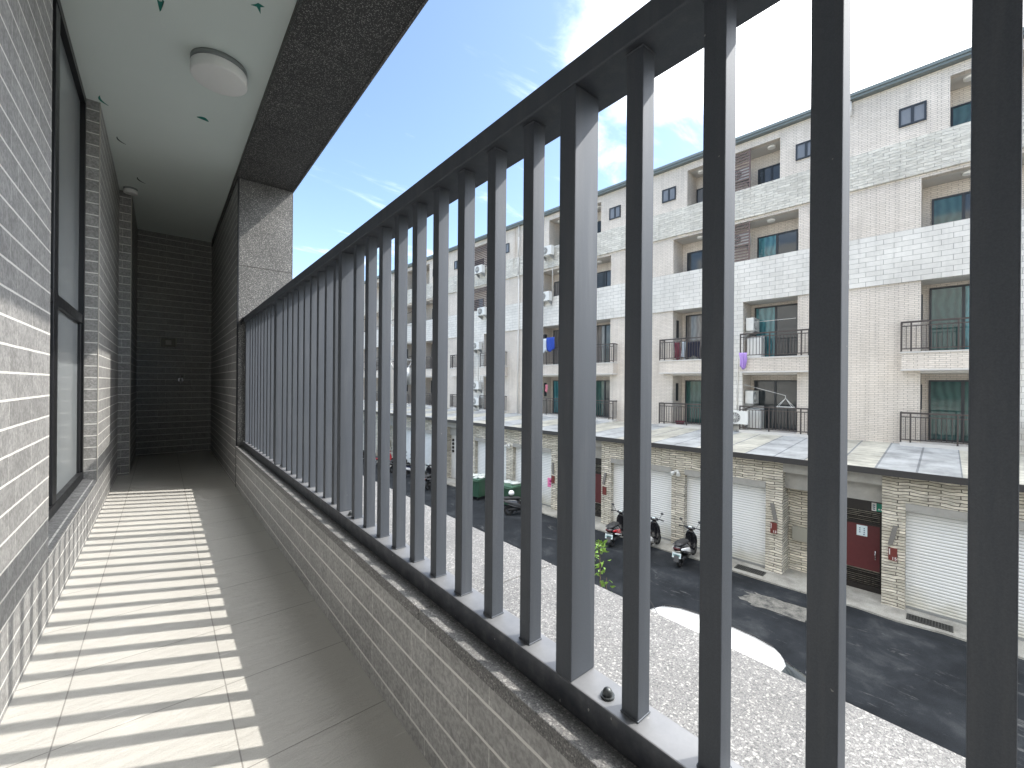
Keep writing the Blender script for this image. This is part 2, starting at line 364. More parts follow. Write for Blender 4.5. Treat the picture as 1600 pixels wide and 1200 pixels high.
def pane(name, ca, cb_, fold=0.0, spec=0.5):
    m = Mat(name); p = m.pos(True); sx = m.n('ShaderNodeSeparateXYZ'); m.l(p, sx.inputs[0])
    if fold:
        f = m.math('ADD', m.math('MULTIPLY', m.math('SINE', m.math('ADD', m.math('MULTIPLY', sx.outputs[1], 30.0), m.math('MULTIPLY', m.noise(p, 1.6, 2), 9.0))), 0.5), 0.5)
    else:
        f = m.noise(p, 1.4, 3)
    m.l(m.mix(f, ca, cb_), m.b.inputs['Base Color'])
    m.v(Roughness=0.07, Specular_IOR_Level=spec, Coat_Weight=0.35, Coat_Roughness=0.03); MATS[name] = m.m
pane('glass_dark', (0.022, 0.028, 0.032), (0.050, 0.060, 0.066))
pane('glass_teal', (0.025, 0.12, 0.145), (0.075, 0.235, 0.265), 1)
pane('glass_green', (0.018, 0.060, 0.058), (0.040, 0.105, 0.098), 1)
pane('glass_grey', (0.13, 0.125, 0.12), (0.21, 0.20, 0.195), 1)
pane('glass_pale', (0.13, 0.14, 0.155), (0.21, 0.22, 0.235))

# -- street
@reg('asphalt')
def _(m):
    p = m.pos()
    a = m.ramp(m.noise(p, 0.8, 6, 0.65, 0.3), [(0.38, (0.012, 0.014, 0.0165)), (0.56, (0.022, 0.025, 0.029)), (0.70, (0.052, 0.056, 0.059))])
    mp = m.n('ShaderNodeMapping'); mp.inputs['Rotation'].default_value = (0, 0, R(-6)); mp.inputs['Scale'].default_value = (2.6, 0.7, 1); m.l(p, mp.inputs['Vector'])
    sc = m.ramp(m.noise(mp.outputs[0], 1.0, 8, 0.75, 1.2), [(0.585, (0, 0, 0)), (0.66, (1, 1, 1))])
    c = m.mix(m.math('MULTIPLY', sc, 0.40), a, (0.20, 0.20, 0.195))
    c = m.mix(1.0, c, m.ramp(m.noise(p, 60, 3, 0.7), [(0.3, (0.75,) * 3), (0.7, (1.25,) * 3)]), 'MULTIPLY')
    m.l(c, m.b.inputs['Base Color']); m.v(Roughness=0.85, Specular_IOR_Level=0.18)
    m.bump(m.noise(p, 70, 4, 0.7), 0.5, 0.006)
@reg('pavement_concrete')
def _(m):
    p = m.pos()
    a = m.ramp(m.noise(p, 1.5, 7, 0.7), [(0.3, (0.20, 0.19, 0.17)), (0.5, (0.34, 0.33, 0.295)), (0.7, (0.44, 0.43, 0.39))])
    c = m.mix(1.0, a, m.ramp(m.noise(p, 45, 3, 0.7), [(0.3, (0.72,) * 3), (0.7, (1.2,) * 3)]), 'MULTIPLY')
    m.l(c, m.b.inputs['Base Color']); m.v(Roughness=0.85); m.bump(m.noise(p, 40, 4), 0.5, 0.008)
@reg('patch_concrete')
def _(m):
    p = m.pos()
    a = m.ramp(m.noise(p, 3.5, 8, 0.75), [(0.36, (0.045, 0.046, 0.045)), (0.50, (0.15, 0.145, 0.13)), (0.66, (0.24, 0.232, 0.205))])
    c = m.mix(1.0, a, m.ramp(m.noise(p, 40, 3, 0.7), [(0.3, (0.65,) * 3), (0.7, (1.2,) * 3)]), 'MULTIPLY')
    m.l(c, m.b.inputs['Base Color']); m.v(Roughness=0.9); m.bump(m.noise(p, 40, 4), 0.6, 0.01)
plain('grate', (0.07, 0.07, 0.065), 0.6, 0.3)

# -- vehicles, bins, plants
plain('black_gloss', (0.012, 0.012, 0.014), 0.22, 0, 0.1, 20, 0.6)
plain('black_plastic', (0.022, 0.022, 0.023), 0.55)
plain('dark_grey_plastic', (0.065, 0.066, 0.07), 0.5)
plain('rubber', (0.016, 0.016, 0.016), 0.8)
plain('white_gloss', (0.80, 0.80, 0.79), 0.25, 0, 0.04, 10, 0.7)
plain('red_gloss', (0.42, 0.012, 0.022), 0.22, 0, 0.1, 10, 0.7)
plain('tail_red', (0.07, 0.006, 0.008), 0.2)
plain('plate', (0.68, 0.77, 0.77), 0.5)
plain('plate_ink', (0.06, 0.22, 0.22), 0.5)
plain('blue_gloss', (0.02, 0.03, 0.075), 0.25, 0, 0.1, 10, 0.6)
plain('bin_green', (0.030, 0.085, 0.050), 0.5, 0, 0.2, 8)
plain('bin_lid', (0.045, 0.11, 0.068), 0.5, 0, 0.2, 8)
plain('label_red', (0.42, 0.03, 0.04), 0.5)
plain('bag_white', (0.52, 0.55, 0.52), 0.35, 0, 0.2, 6)
plain('bark', (0.10, 0.075, 0.05), 0.9, 0, 0.5, 25)
plain('leaf_green', (0.16, 0.30, 0.035), 0.5, 0, 0.4, 4)
plain('leaf_dark', (0.07, 0.16, 0.025), 0.5, 0, 0.4, 4)
plain('cloth_blue', (0.02, 0.07, 0.42), 0.8, 0, 0.3, 8)
plain('cloth_pale', (0.62, 0.68, 0.74), 0.8, 0, 0.2, 8)
plain('cloth_black', (0.016, 0.016, 0.02), 0.9)
plain('cloth_maroon', (0.20, 0.05, 0.075), 0.9)
plain('cloth_navy', (0.026, 0.028, 0.05), 0.9)
plain('cloth_purple', (0.44, 0.29, 0.66), 0.85)
plain('cloth_green', (0.08, 0.46, 0.20), 0.85)
plain('cloth_pink', (0.66, 0.25, 0.31), 0.85)
plain('tape_yellow', (0.60, 0.40, 0.10), 0.5)
plain('pole_concrete', (0.46, 0.45, 0.42), 0.85, 0, 0.25, 6)
plain('far_white', (0.72, 0.71, 0.69), 0.85, 0, 0.12, 1.5)

# ---------------------------------------------------------------- mesh builder
class MB:
    def __init__(s): s.v = []; s.f = []; s.mi = []; s.sm = []; s.cur = 0; s.smooth = False
    def add(s, vs, fs):
        o = len(s.v); s.v += [tuple(p) for p in vs]
        for f in fs: s.f.append(tuple(i + o for i in f)); s.mi.append(s.cur); s.sm.append(s.smooth)
        return s
    def box(s, x0, x1, y0, y1, z0, z1):
        x0, x1 = min(x0, x1), max(x0, x1); y0, y1 = min(y0, y1), max(y0, y1); z0, z1 = min(z0, z1), max(z0, z1)
        return s.add([(x0, y0, z0), (x1, y0, z0), (x1, y1, z0), (x0, y1, z0), (x0, y0, z1), (x1, y0, z1), (x1, y1, z1), (x0, y1, z1)],
                     [(0, 3, 2, 1), (4, 5, 6, 7), (0, 1, 5, 4), (1, 2, 6, 5), (2, 3, 7, 6), (3, 0, 4, 7)])
    def prism(s, poly, axis, a, b):
        """poly in the two other axes (order x,y,z), extruded along axis from a to b"""
        n = len(poly)
        def P(q, h):
            return {'x': (h, q[0], q[1]), 'y': (q[0], h, q[1]), 'z': (q[0], q[1], h)}[axis]
        vs = [P(q, a) for q in poly] + [P(q, b) for q in poly]
        fs = [tuple(range(n))[::-1], tuple(range(n, 2 * n))] + [(i, (i + 1) % n, n + (i + 1) % n, n + i) for i in range(n)]
        return s.add(vs, fs)
    def cyl(s, p0, p1, r0, r1=None, seg=16, cap=True):
        r1 = r0 if r1 is None else r1
        p0, p1 = Vector(p0), Vector(p1); d = (p1 - p0).normalized()
        a = d.orthogonal().normalized(); b = d.cross(a); vs = []
        for p, r in ((p0, r0), (p1, r1)):
            vs += [p + (a * math.cos(2 * math.pi * i / seg) + b * math.sin(2 * math.pi * i / seg)) * r for i in range(seg)]
        fs = [(i, (i + 1) % seg, seg + (i + 1) % seg, seg + i) for i in range(seg)]
        sm = s.smooth; s.smooth = True; s.add(vs, fs); s.smooth = sm
        if cap: s.add(vs, [tuple(range(seg))[::-1], tuple(range(seg, 2 * seg))])
        return s
    def tube(s, path, r, seg=8):
        for a, b in zip(path, path[1:]): s.cyl(a, b, r, r, seg)
        return s
    def loft(s, rings, cap=True):
        n = len(rings[0]); vs = [p for r in rings for p in r]
        fs = [(k * n + i, k * n + (i + 1) % n, (k + 1) * n + (i + 1) % n, (k + 1) * n + i) for k in range(len(rings) - 1) for i in range(n)]
        sm = s.smooth; s.smooth = True; s.add(vs, fs)
        if cap: s.add(vs, [tuple(range(n))[::-1], tuple(range((len(rings) - 1) * n, len(rings) * n))])
        s.smooth = sm; return s
    def oval(s, secs, seg=14, pw=2.6):
        """sections (x, yc, zc, half width, half height) swept along x"""
        rings = []
        for x, yc, zc, hw, hh in secs:
            r = []
            for i in range(seg):
                t = 2 * math.pi * i / seg; c, q = math.cos(t), math.sin(t)
                r.append((x, yc + hw * math.copysign(abs(c) ** (2 / pw), c), zc + hh * math.copysign(abs(q) ** (2 / pw), q)))
            rings.append(r)
        return s.loft(rings)
    def torus(s, c, axis, R0, r, seg=28, sub=8):
        c = Vector(c); ax = Vector(axis).normalized(); a = ax.orthogonal().normalized(); b = ax.cross(a); vs = []
        for i in range(seg):
            t = 2 * math.pi * i / seg; d = a * math.cos(t) + b * math.sin(t)
            for j in range(sub):
                q = 2 * math.pi * j / sub; vs.append(c + d * (R0 + r * math.cos(q)) + ax * (r * math.sin(q)))
        fs = [(i * sub + j, ((i + 1) % seg) * sub + j, ((i + 1) % seg) * sub + (j + 1) % sub, i * sub + (j + 1) % sub) for i in range(seg) for j in range(sub)]
        sm = s.smooth; s.smooth = True; s.add(vs, fs); s.smooth = sm; return s
    def blob(s, c, rx, ry, rz, seg=14, rings=8, amp=0.0, seed=0):
        rr = random.Random(seed); ph = [rr.uniform(0, 6.28) for _ in range(6)]; vs = []
        for j in range(rings + 1):
            t = math.pi * j / rings
            for i in range(seg):
                q = 2 * math.pi * i / seg
                k = 1 + amp * (math.sin(3 * q + ph[0]) * math.sin(2 * t + ph[1]) + 0.6 * math.sin(5 * q + ph[2] + 3 * t))
                vs.append((c[0] + rx * k * math.sin(t) * math.cos(q), c[1] + ry * k * math.sin(t) * math.sin(q), c[2] + rz * k * math.cos(t)))
        fs = [(j * seg + i, (j + 1) * seg + i, (j + 1) * seg + (i + 1) % seg, j * seg + (i + 1) % seg) for j in range(rings) for i in range(seg)]
        sm = s.smooth; s.smooth = True; s.add(vs, fs); s.smooth = sm; return s
    def build(s, name, mats, parent=None, bevel=0.0, seg=2, solid=0.0, loc=None):
        me = bpy.data.meshes.new(name)
        off = Vector(loc) if loc else Vector((0, 0, 0))
        me.from_pydata([tuple(Vector(p) - off) for p in s.v], [], s.f)
        for m in (mats if isinstance(mats, (list, tuple)) else [mats]): me.materials.append(MATS[m])
        for p, mi, sm in zip(me.polygons, s.mi, s.sm): p.material_index = mi; p.use_smooth = sm
        bm = bmesh.new(); bm.from_mesh(me); bmesh.ops.remove_doubles(bm, verts=bm.verts, dist=1e-6)
        bmesh.ops.recalc_face_normals(bm, faces=bm.faces); bm.to_mesh(me); bm.free()
        o = bpy.data.objects.new(name, me); COL.objects.link(o)
        if loc: o.location = loc
        if parent is not None: o.parent = parent
        if solid:
            k = o.modifiers.new('solid', 'SOLIDIFY'); k.thickness = solid; k.offset = 0
        if bevel:
            k = o.modifiers.new('bevel', 'BEVEL'); k.width = bevel; k.segments = seg; k.limit_method = 'ANGLE'; k.angle_limit = R(40)
        return o

def tag(o, label=None, cat=None, group=None, kind=None):
    for k, val in (('label', label), ('category', cat), ('group', group), ('kind', kind)):
        if val: o[k] = val
    return o
def thing(name, label, cat, loc=(0, 0, 0), rz=0.0, group=None):
    o = bpy.data.objects.new(name, None); COL.objects.link(o); o.empty_display_size = 0.2
    o.location = loc; o.rotation_euler = (0, 0, rz); tag(o, label, cat, group); return o
def dup(root, loc, rz, label, group=None):
    r = root.copy(); COL.objects.link(r); r.location = loc; r.rotation_euler = (0, 0, rz); r['label'] = label
    if group: r['group'] = group
    kids = [c for c in bpy.data.objects if c.parent == root]
    for ch in kids:
        c = ch.copy(); COL.objects.link(c); c.parent = r
        for g in [q for q in bpy.data.objects if q.parent == ch]:
            d = g.copy(); COL.objects.link(d); d.parent = c
    return r
FONT = None
def text_mesh(body, size, name, mat, parent, mtx, extrude=0.002):
    cu = bpy.data.curves.new(name, 'FONT'); cu.body = body; cu.size = size; cu.extrude = extrude; cu.align_x = 'CENTER'; cu.align_y = 'CENTER'
    t = bpy.data.objects.new(name, cu); COL.objects.link(t)
    dg = bpy.context.evaluated_depsgraph_get(); me = bpy.data.meshes.new_from_object(t.evaluated_get(dg))
    bpy.data.objects.remove(t); me.materials.clear(); me.materials.append(MATS[mat]); me.transform(mtx)
    o = bpy.data.objects.new(name, me); COL.objects.link(o)
    if parent is not None: o.parent = parent
    return o

# ================================================================ THE BALCONY (heights below are from the eye)
E0 = EYE
XL, XR = -0.354, 0.546            # tiled faces of house wall and parapet
FZ, CZ = E0 - 1.0, E0 + 2.01      # floor and ceiling
YB, YE, YP = -2.6, 7.45, 4.73     # near end, far end, face of the granite pillar

fl = MB().box(-0.62, 1.0, YB, YE, FZ - 0.18, FZ).build('floor', 'floor_tile'); tag(fl, kind='structure')
cl = MB().box(-0.62, 0.535, YB, YE, CZ, CZ + 0.16).build('ceiling', 'ceiling_plaster'); tag(cl, kind='structure')

# -- house wall with the window
hw = thing('house_wall', 'grey brick-tiled house wall with a tall dark-framed window, half in sun, left of the floor', 'wall', (XL, 2.5, FZ))
def pl(o, root):          # keep a world-space mesh where it is under a moved Empty
    o.parent = root; o.matrix_parent_inverse = Matrix.Translation(-Vector(root.location)); return o
w = MB()
w.box(-0.62, XL, YB, 2.545, FZ, CZ)
w.box(-0.62, XL, 2.545, 4.25, FZ, E0 - 0.735)
w.box(-0.62, XL, 4.25, 6.05, FZ, CZ)
w.box(-0.62, -0.258, 6.05, YE, FZ, CZ)
pl(w.build('wall', 'grey_tile_house'), hw)
t = MB(); t.box(-0.3575, -0.3515, 4.2475, 4.2585, E0 - 0.72, CZ); pl(t.build('corner_trim', 'grout', bevel=0.002), hw)
t = MB(); t.box(-0.2615, -0.2555, 6.0475, 6.0585, FZ, CZ); pl(t.build('corner_trim', 'grout', bevel=0.002), hw)
# tile sill, sloping out, made of separate headers
s_ = MB(); y = 2.55
while y < 4.24:
    y1 = min(y + 0.0785, 4.246)
    s_.prism([(-0.352, E0 - 0.750), (-0.352, E0 - 0.716), (-0.440, E0 - 0.698), (-0.440, E0 - 0.750)], 'y', y, y1 - 0.006); y += 0.0845 - 0.006
pl(s_.build('window_sill', 'grey_tile_house', bevel=0.002), hw)
sb = MB().prism([(-0.355, E0 - 0.748), (-0.355, E0 - 0.719), (-0.438, E0 - 0.702), (-0.438, E0 - 0.748)], 'y', 2.546, 4.249)
pl(sb.build('sill_joint', 'grout'), hw)
wf = MB(); ZT, ZB = CZ - 0.004, E0 - 0.695
wx0, wx1 = -0.485, -0.424
wf.box(wx0, wx1, 2.547, 2.60, ZB, ZT); wf.box(wx0, wx1, 4.205, 4.249, ZB, ZT); wf.box(wx0, wx1, 2.60, 4.205, ZT - 0.055, ZT); wf.box(wx0, wx1, 2.60, 4.205, ZB, ZB + 0.05)
wf.box(wx0, wx1 - 0.004, 3.17, 3.285, ZB + 0.05, ZT - 0.055)
wf.box(wx0, wx1 - 0.006, 3.285, 4.205, E0 + 0.40, E0 + 0.462)
wf.box(wx0, wx1 - 0.006, 2.60, 3.17, E0 + 0.40, E0 + 0.462)
wf.box(wx0, wx1 - 0.012, 3.285, 3.31, ZB + 0.05, E0 + 0.40); wf.box(wx0, wx1 - 0.012, 4.18, 4.205, ZB + 0.05, E0 + 0.40)
win = pl(wf.build('window', 'window_frame', bevel=0.003), hw)
for a, b in ((2.60, 3.17), (3.285, 4.205)):
    for c, d in ((ZB + 0.05, E0 + 0.40), (E0 + 0.462, ZT - 0.055)):
        g = MB().box(-0.462, -0.452, a, b, c, d).build('pane', 'window_glass', loc=(-0.457, a, c)); g.parent = win
        g.matrix_parent_inverse = Matrix.Translation(-Vector(hw.location)) if False else Matrix.Identity(4)
        g.location = (-0.457, a, c)

# -- far end wall, with switch box and tap
ew = MB().box(-0.62, 1.0, YE, YE + 0.2, FZ, CZ).build('end_wall', 'grey_tile_house'); tag(ew, 'dark grey tiled wall closing the far end of the balcony', 'wall')
nw = MB().box(-0.62, 1.0, YB - 0.2, YB, FZ, CZ).build('end_wall', 'grey_tile'); tag(nw, 'grey tiled wall closing the near end of the balcony behind the viewer', 'wall')
sw = thing('wall_socket', 'small weathered switch box on the dark end wall', 'switch box', (0.067, YE, E0 + 0.528))
MB().box(-0.075, 0.075, -0.035, -0.001, -0.055, 0.055).build('cover', 'dark_plastic', sw, 0.006)
for a, b in ((-0.088, -0.0765), (0.0765, 0.088)): MB().box(a, b, -0.045, -0.001, -0.05, 0.07).build('guard', 'steel_box', sw, 0.002)
MB().box(-0.03, 0.03, -0.042, -0.036, -0.03, 0.03).build('rocker', 'grout', sw, 0.003)
fc = thing('faucet', 'small chrome tap on the dark end wall below the switch box', 'tap', (0.20, YE, E0 + 0.02))
MB().cyl((0, -0.001, 0), (0, -0.012, 0), 0.032, 0.03).build('flange', 'chrome', fc)
MB().cyl((0, -0.012, 0), (0, -0.085, 0), 0.013).tube([(0, -0.085, 0.0), (0, -0.115, -0.012), (0, -0.125, -0.06)], 0.011, 10).build('spout', 'chrome', fc)
MB().cyl((0, -0.06, 0.012), (0, -0.06, 0.045), 0.008).cyl((-0.03, -0.06, 0.05), (0.03, -0.06, 0.05), 0.006).build('handle', 'chrome', fc)

# -- pillar, beam
pr = thing('granite_pillar', 'dark speckled granite pillar at the far end of the railing', 'pillar', (0.78, YP, FZ))
px = MB()
for a, b in ((E0 - 1.0, E0 - 0.036), (E0 - 0.033, E0 + 1.107), (E0 + 1.110, E0 + 1.938)):
    px.box(0.556, 1.01, YP, YP + 0.03, a, b)
pl(px.build('granite_facing', 'granite', bevel=0.002), pr)
pl(MB().box(0.5475, 1.008, YP + 0.031, YE, FZ, E0 + 1.938).build('core', 'grey_tile_house'), pr)
pl(MB().box(0.5445, 0.5555, YP - 0.001, YP + 0.034, FZ, E0 + 1.938).build('corner_trim', 'dark_metal', bevel=0.001), pr)
pl(MB().box(1.0105, 1.018, YP - 0.002, YP + 0.05, FZ, E0 + 1.938).build('edge_trim', 'granite', bevel=0.001), pr)
bm_ = thing('granite_beam', 'dark granite beam running overhead above the railing', 'beam', (0.78, YP, E0 + 1.94))
bb = MB(); yj = [YB, -0.78, 0.12, 1.02, 1.98, 2.92, 3.86, YE]
yj = [YB, -0.55, 0.62, 1.78, 2.62, 3.62, YE]
for a, b in zip(yj, yj[1:]): bb.box(0.538, 1.008, a + 0.0015, b - 0.0015, E0 + 1.942, E0 + 2.0)
pl(bb.build('soffit_slab', 'granite_shaded', bevel=0.0025), bm_)
pl(MB().box(0.541, 1.005, YB, YE, E0 + 2.0005, E0 + 2.55).build('core', 'grey_concrete'), bm_)
pl(MB().box(1.0085, 1.024, YB, YE, E0 + 1.935, E0 + 2.55).build('outer_facing', 'granite', bevel=0.002), bm_)

# -- parapet with coping slabs
pp = thing('parapet_wall', 'low grey tiled parapet with granite coping that carries the railing', 'parapet', (XR, 1.0, FZ))
pl(MB().box(XR, 0.99, YB, YP, FZ, E0 - 0.6445).build('wall', 'grey_tile'), pp)
yj = [YB, -1.30, -0.12, 1.03, 2.17, 3.32, YP]
for a, b in zip(yj, yj[1:]):
    c = MB().prism([(0.536, E0 - 0.643), (0.536, E0 - 0.608), (0.60, E0 - 0.6215), (1.05, E0 - 0.626), (1.05, E0 - 0.68), (0.991, E0 - 0.68), (0.991, E0 - 0.643)], 'y', a + 0.002, b - 0.002)
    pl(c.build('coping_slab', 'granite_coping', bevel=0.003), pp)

# -- railing
rl = thing('balcony_railing', 'dark grey metal balcony railing of square uprights with a flat top rail', 'railing', (0.63, 1.0, E0 - 0.62))
pl(MB().box(0.595, 0.70, YB, YP - 0.001, E0 + 0.569, E0 + 0.616).build('top_rail', 'railing_paint', bevel=0.003), rl)
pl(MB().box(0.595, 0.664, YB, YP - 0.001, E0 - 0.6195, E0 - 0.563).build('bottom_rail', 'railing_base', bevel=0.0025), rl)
for k in range(-23, 32):
    y = 0.535 + 0.1342 * k
    if k % 10 == 0:
        o = MB().box(0.5955, 0.6645, y - 0.001, y + 0.039, E0 - 0.5625, E0 + 0.5685).build('post', 'railing_paint', bevel=0.0018, loc=(0.63, y, E0 - 0.5625))
    else:
        o = MB().box(0.612, 0.647, y - 0.001, y + 0.0315, E0 - 0.5625, E0 + 0.5685)
        for wz0, wz1 in ((E0 - 0.5628, E0 - 0.5598), (E0 + 0.5655, E0 + 0.5688)): o.box(0.6102, 0.6488, y - 0.0028, y + 0.0333, wz0, wz1)      # weld bead
        o = o.build('baluster', 'railing_paint', bevel=0.0018, loc=(0.63, y, E0 - 0.5625))
    o.parent = rl; o.matrix_parent_inverse = Matrix.Translation(-Vector(rl.location))
    if k % 10 == 0 and k > -20:
        b = MB().cyl((0.622, y - 0.066, E0 - 0.563), (0.622, y - 0.066, E0 - 0.559), 0.0125)
        b.blob((0.622, y - 0.066, E0 - 0.557), 0.0092, 0.0092, 0.0105, 14, 8)
        pl(b.build('bolt', 'bolt_metal'), rl)
br = MB(); pth = [(0.600, YP - 0.02, E0 + 0.605), (0.585, YP - 0.03, E0 + 0.60), (0.575, YP - 0.02, E0 + 0.575), (0.575, YP - 0.002, E0 + 0.545)]
br.tube(pth, 0.011, 10); pl(br.build('wall_bracket', 'dark_metal'), rl)

# -- lamps and flakes on the ceiling
def ceiling_light(x, y, r, h, label):
    L = thing('ceiling_light', label, 'ceiling lamp', (x, y, CZ), 0, 'round lamps on the balcony ceiling')
    MB().cyl((0, 0, -0.0005), (0, 0, -h * 0.30), r * 0.995, r * 0.995, 48).build('base_ring', 'lamp_ring', L)
    m = MB(); prof = [(r, -h * 0.302), (r, -h * 0.93)]
    rings = [[(q * math.cos(2 * math.pi * i / 48), q * math.sin(2 * math.pi * i / 48), z) for i in range(48)] for q, z in prof]
    m.loft(rings); m.build('diffuser', 'lamp_white', L, h * 0.07, 3)
ceiling_light(0.270, 3.255, 0.150, 0.105, 'large round white lamp with grey ring on the ceiling above the floor')
ceiling_light(-0.262, 5.93, 0.056, 0.06, 'tiny round white lamp high in the far corner by the dark recess')
def flake(x, y, pts, mat, label, thick=0.0022):
    f = MB().prism(pts, 'z', -thick, -0.0003).build('paint_flake', mat)
    f.location = (x, y, CZ); tag(f, label, 'paint flake', 'flakes of paint on the ceiling')
def arc(n, L, w, bend, rot):
    a, b = [], []
    for i in range(n + 1):
        t = i / n - 0.5; yy = bend * (1 - 4 * t * t); ww = w * (1 - 3.4 * t * t)
        a.append((t * L, yy + ww / 2)); b.append((t * L, yy - ww / 2))
    c, s0 = math.cos(rot), math.sin(rot)
    return [(p[0] * c - p[1] * s0, p[0] * s0 + p[1] * c) for p in a + b[::-1]]
flake(-0.017, 2.90, [(-0.016, 0.0), (-0.004, 0.012), (0.014, -0.002), (0.008, -0.016), (0.002, 0.075), (-0.004, 0.09)], 'chip_green', 'green paint flake shaped like a wedge at the top edge of the photo')
flake(0.382, 2.60, [(-0.030, 0.020), (-0.004, 0.012), (0.020, 0.050), (0.012, 0.002), (0.028, -0.012), (-0.002, -0.018), (-0.012, 0.0)], 'chip_green', 'green three-pointed paint flake near the granite beam')
flake(-0.330, 4.20, arc(8, 0.115, 0.016, 0.020, R(72)), 'chip_green', 'curved green paint flake just above the window head')
flake(-0.271, 4.80, arc(8, 0.12, 0.012, 0.018, R(66)), 'chip_dark', 'thin dark curved paint flake in the lit patch of ceiling')
flake(0.229, 4.00, arc(6, 0.075, 0.040, -0.016, R(12)), 'chip_green', 'small boat-shaped green paint flake beyond the large lamp')
flake(-0.169, 5.62, arc(8, 0.14, 0.014, 0.020, R(66)), 'chip_dark', 'dark paint flake in the shaded ceiling beside the tiny lamp')

# -- the block the balcony belongs to (above and below it)
ob = thing('home_block', 'tiled apartment block that the balcony belongs to', 'building', (0, 0, 0))
MB().box(-9, 0.93, -14, 16, 0.0, FZ - 0.185).build('lower_wall', 'white_render', ob)
MB().box(-9, 1.0, -14, 16, E0 + 2.56, E0 + 11.5).build('upper_wall', 'white_render', ob)
MB().box(-9, -0.625, -14, 16, FZ - 0.184, E0 + 2.555).build('inner_wall', 'white_render', ob)

# ================================================================ STREET
FA = R(4.22)
D0 = 19.5
FN = Vector((math.cos(FA), math.sin(FA), 0)); FD = Vector((-math.sin(FA), math.cos(FA), 0))
def W(n, s, z=0.0): return FN * (D0 + n) + FD * s + Vector((0, 0, z))
gd = MB().box(-400, 400, -400, 400, -0.3, -0.012).build('ground', 'pavement_concrete'); tag(gd, kind='structure')
st = MB(); st.add([W(-18.0, -60, 0), W(-5.0, -60, 0), W(-5.0, 130, 0), W(-18.0, 130, 0)], [(0, 1, 2, 3)])
so_ = st.build('street', 'asphalt'); tag(so_, kind='structure')
NL = -4.9                       # front plane of the ground floor
pv = MB(); pa = [W(NL - 0.72, -16, 0), W(NL + 0.02, -16, 0), W(NL + 0.02, 46, 0), W(NL - 0.72, 46, 0)]
ys = -16; edge = []
while ys < 46:
    edge.append(W(NL - 0.72 + rnd.uniform(-0.06, 0.06), ys, 0)); ys += 0.8
edge.append(W(NL - 0.72, 46, 0))
bot = edge + [W(NL + 1.2, 46, 0), W(NL + 1.2, -16, 0)]
n_ = len(bot)
pv.add([p + Vector((0, 0, 0.045)) for p in bot] + [p + Vector((0, 0, -0.01)) for p in bot], [tuple(range(n_))] + [(i, (i + 1) % n_, n_ + (i + 1) % n_, n_ + i) for i in range(n_)])
po = pv.build('pavement', 'pavement_concrete'); tag(po, kind='structure')
# worn concrete patch let into the asphalt
pt = MB(); pts = []
for i in range(44):
    a = 2 * math.pi * i / 44; k = 1 + rnd.uniform(-0.16, 0.16)
    pts.append(W(-6.95 + 0.42 * k * math.copysign(abs(math.cos(a)) ** 0.6, math.cos(a)), 2.95 + 0.85 * k * math.copysign(abs(math.sin(a)) ** 0.6, math.sin(a)), 0.004))
pt.add(pts, [tuple(range(44))]); tag(pt.build('road_patch', 'patch_concrete'), kind='structure')

def froot(name, label, cat, n, s, z, group=None, rz=0.0):
    return thing(name, label, cat, W(n, s, z), FA + rz, group)

def drain(s, n, label):
    g = froot('drain_grate', label, 'drain grate', n, s, 0.046, 'drain grates in the pavement edge')
    m = MB(); m.box(-0.17, -0.15, -0.40, 0.40, 0, 0.02).box(0.15, 0.17, -0.40, 0.40, 0, 0.02).box(-0.15, 0.15, -0.40, -0.38, 0, 0.02).box(-0.15, 0.15, 0.38, 0.40, 0, 0.02)
    m.build('rim', 'grate', g)
    m = MB()
    for i in range(15): m.box(-0.15, 0.15, -0.37 + i * 0.052, -0.355 + i * 0.052, 0.002, 0.017)
    for i in range(4): m.box(-0.11 + i * 0.07, -0.098 + i * 0.07, -0.38, 0.38, 0.004, 0.018)
    m.build('bars', 'grate', g)
    MB().box(-0.15, 0.15, -0.38, 0.38, 0.0005, 0.0015).build('shade_sheet', 'rubber', g)  # thin black sheet in place of the shaded hollow below the bars
drain(4.15, NL - 0.36, 'iron drain grate before the shutter left of the entrance recess')
drain(0.25, NL - 0.36, 'iron drain grate before the shutter right of the dark red door')

# ================================================================ APARTMENT ROW ACROSS THE STREET  (local axes: n away from us, s along, z up)
ab = thing('apartment_building', 'long cream tiled five-storey apartment row with ground-floor shutters across the street', 'building', W(0, 0, 0), FA)
P, A0 = 8.51, 6.59
PL_, AL0 = 8.64, 6.587
KS = [-1, 0, 1, 2, 3, 4]
S0, S1 = A0 - 1.5 * P - P, A0 + 4.5 * P
beige, white, stone, trim, soffit, inner = MB(), MB(), MB(), MB(), MB(), MB()
Zf = dict(aw=3.75, f2=3.87, r2t=6.17, sl_b=6.25, sl_t=6.88, wb=9.26, wt=11.02, r4t=12.67, sb=12.80, stt=14.05, r5t=15.74, top=16.07)
T5, T4, T3a, T3b = 1.88, 2.53, 0.57, 2.52
DEP = 1.05
HB = P / 2
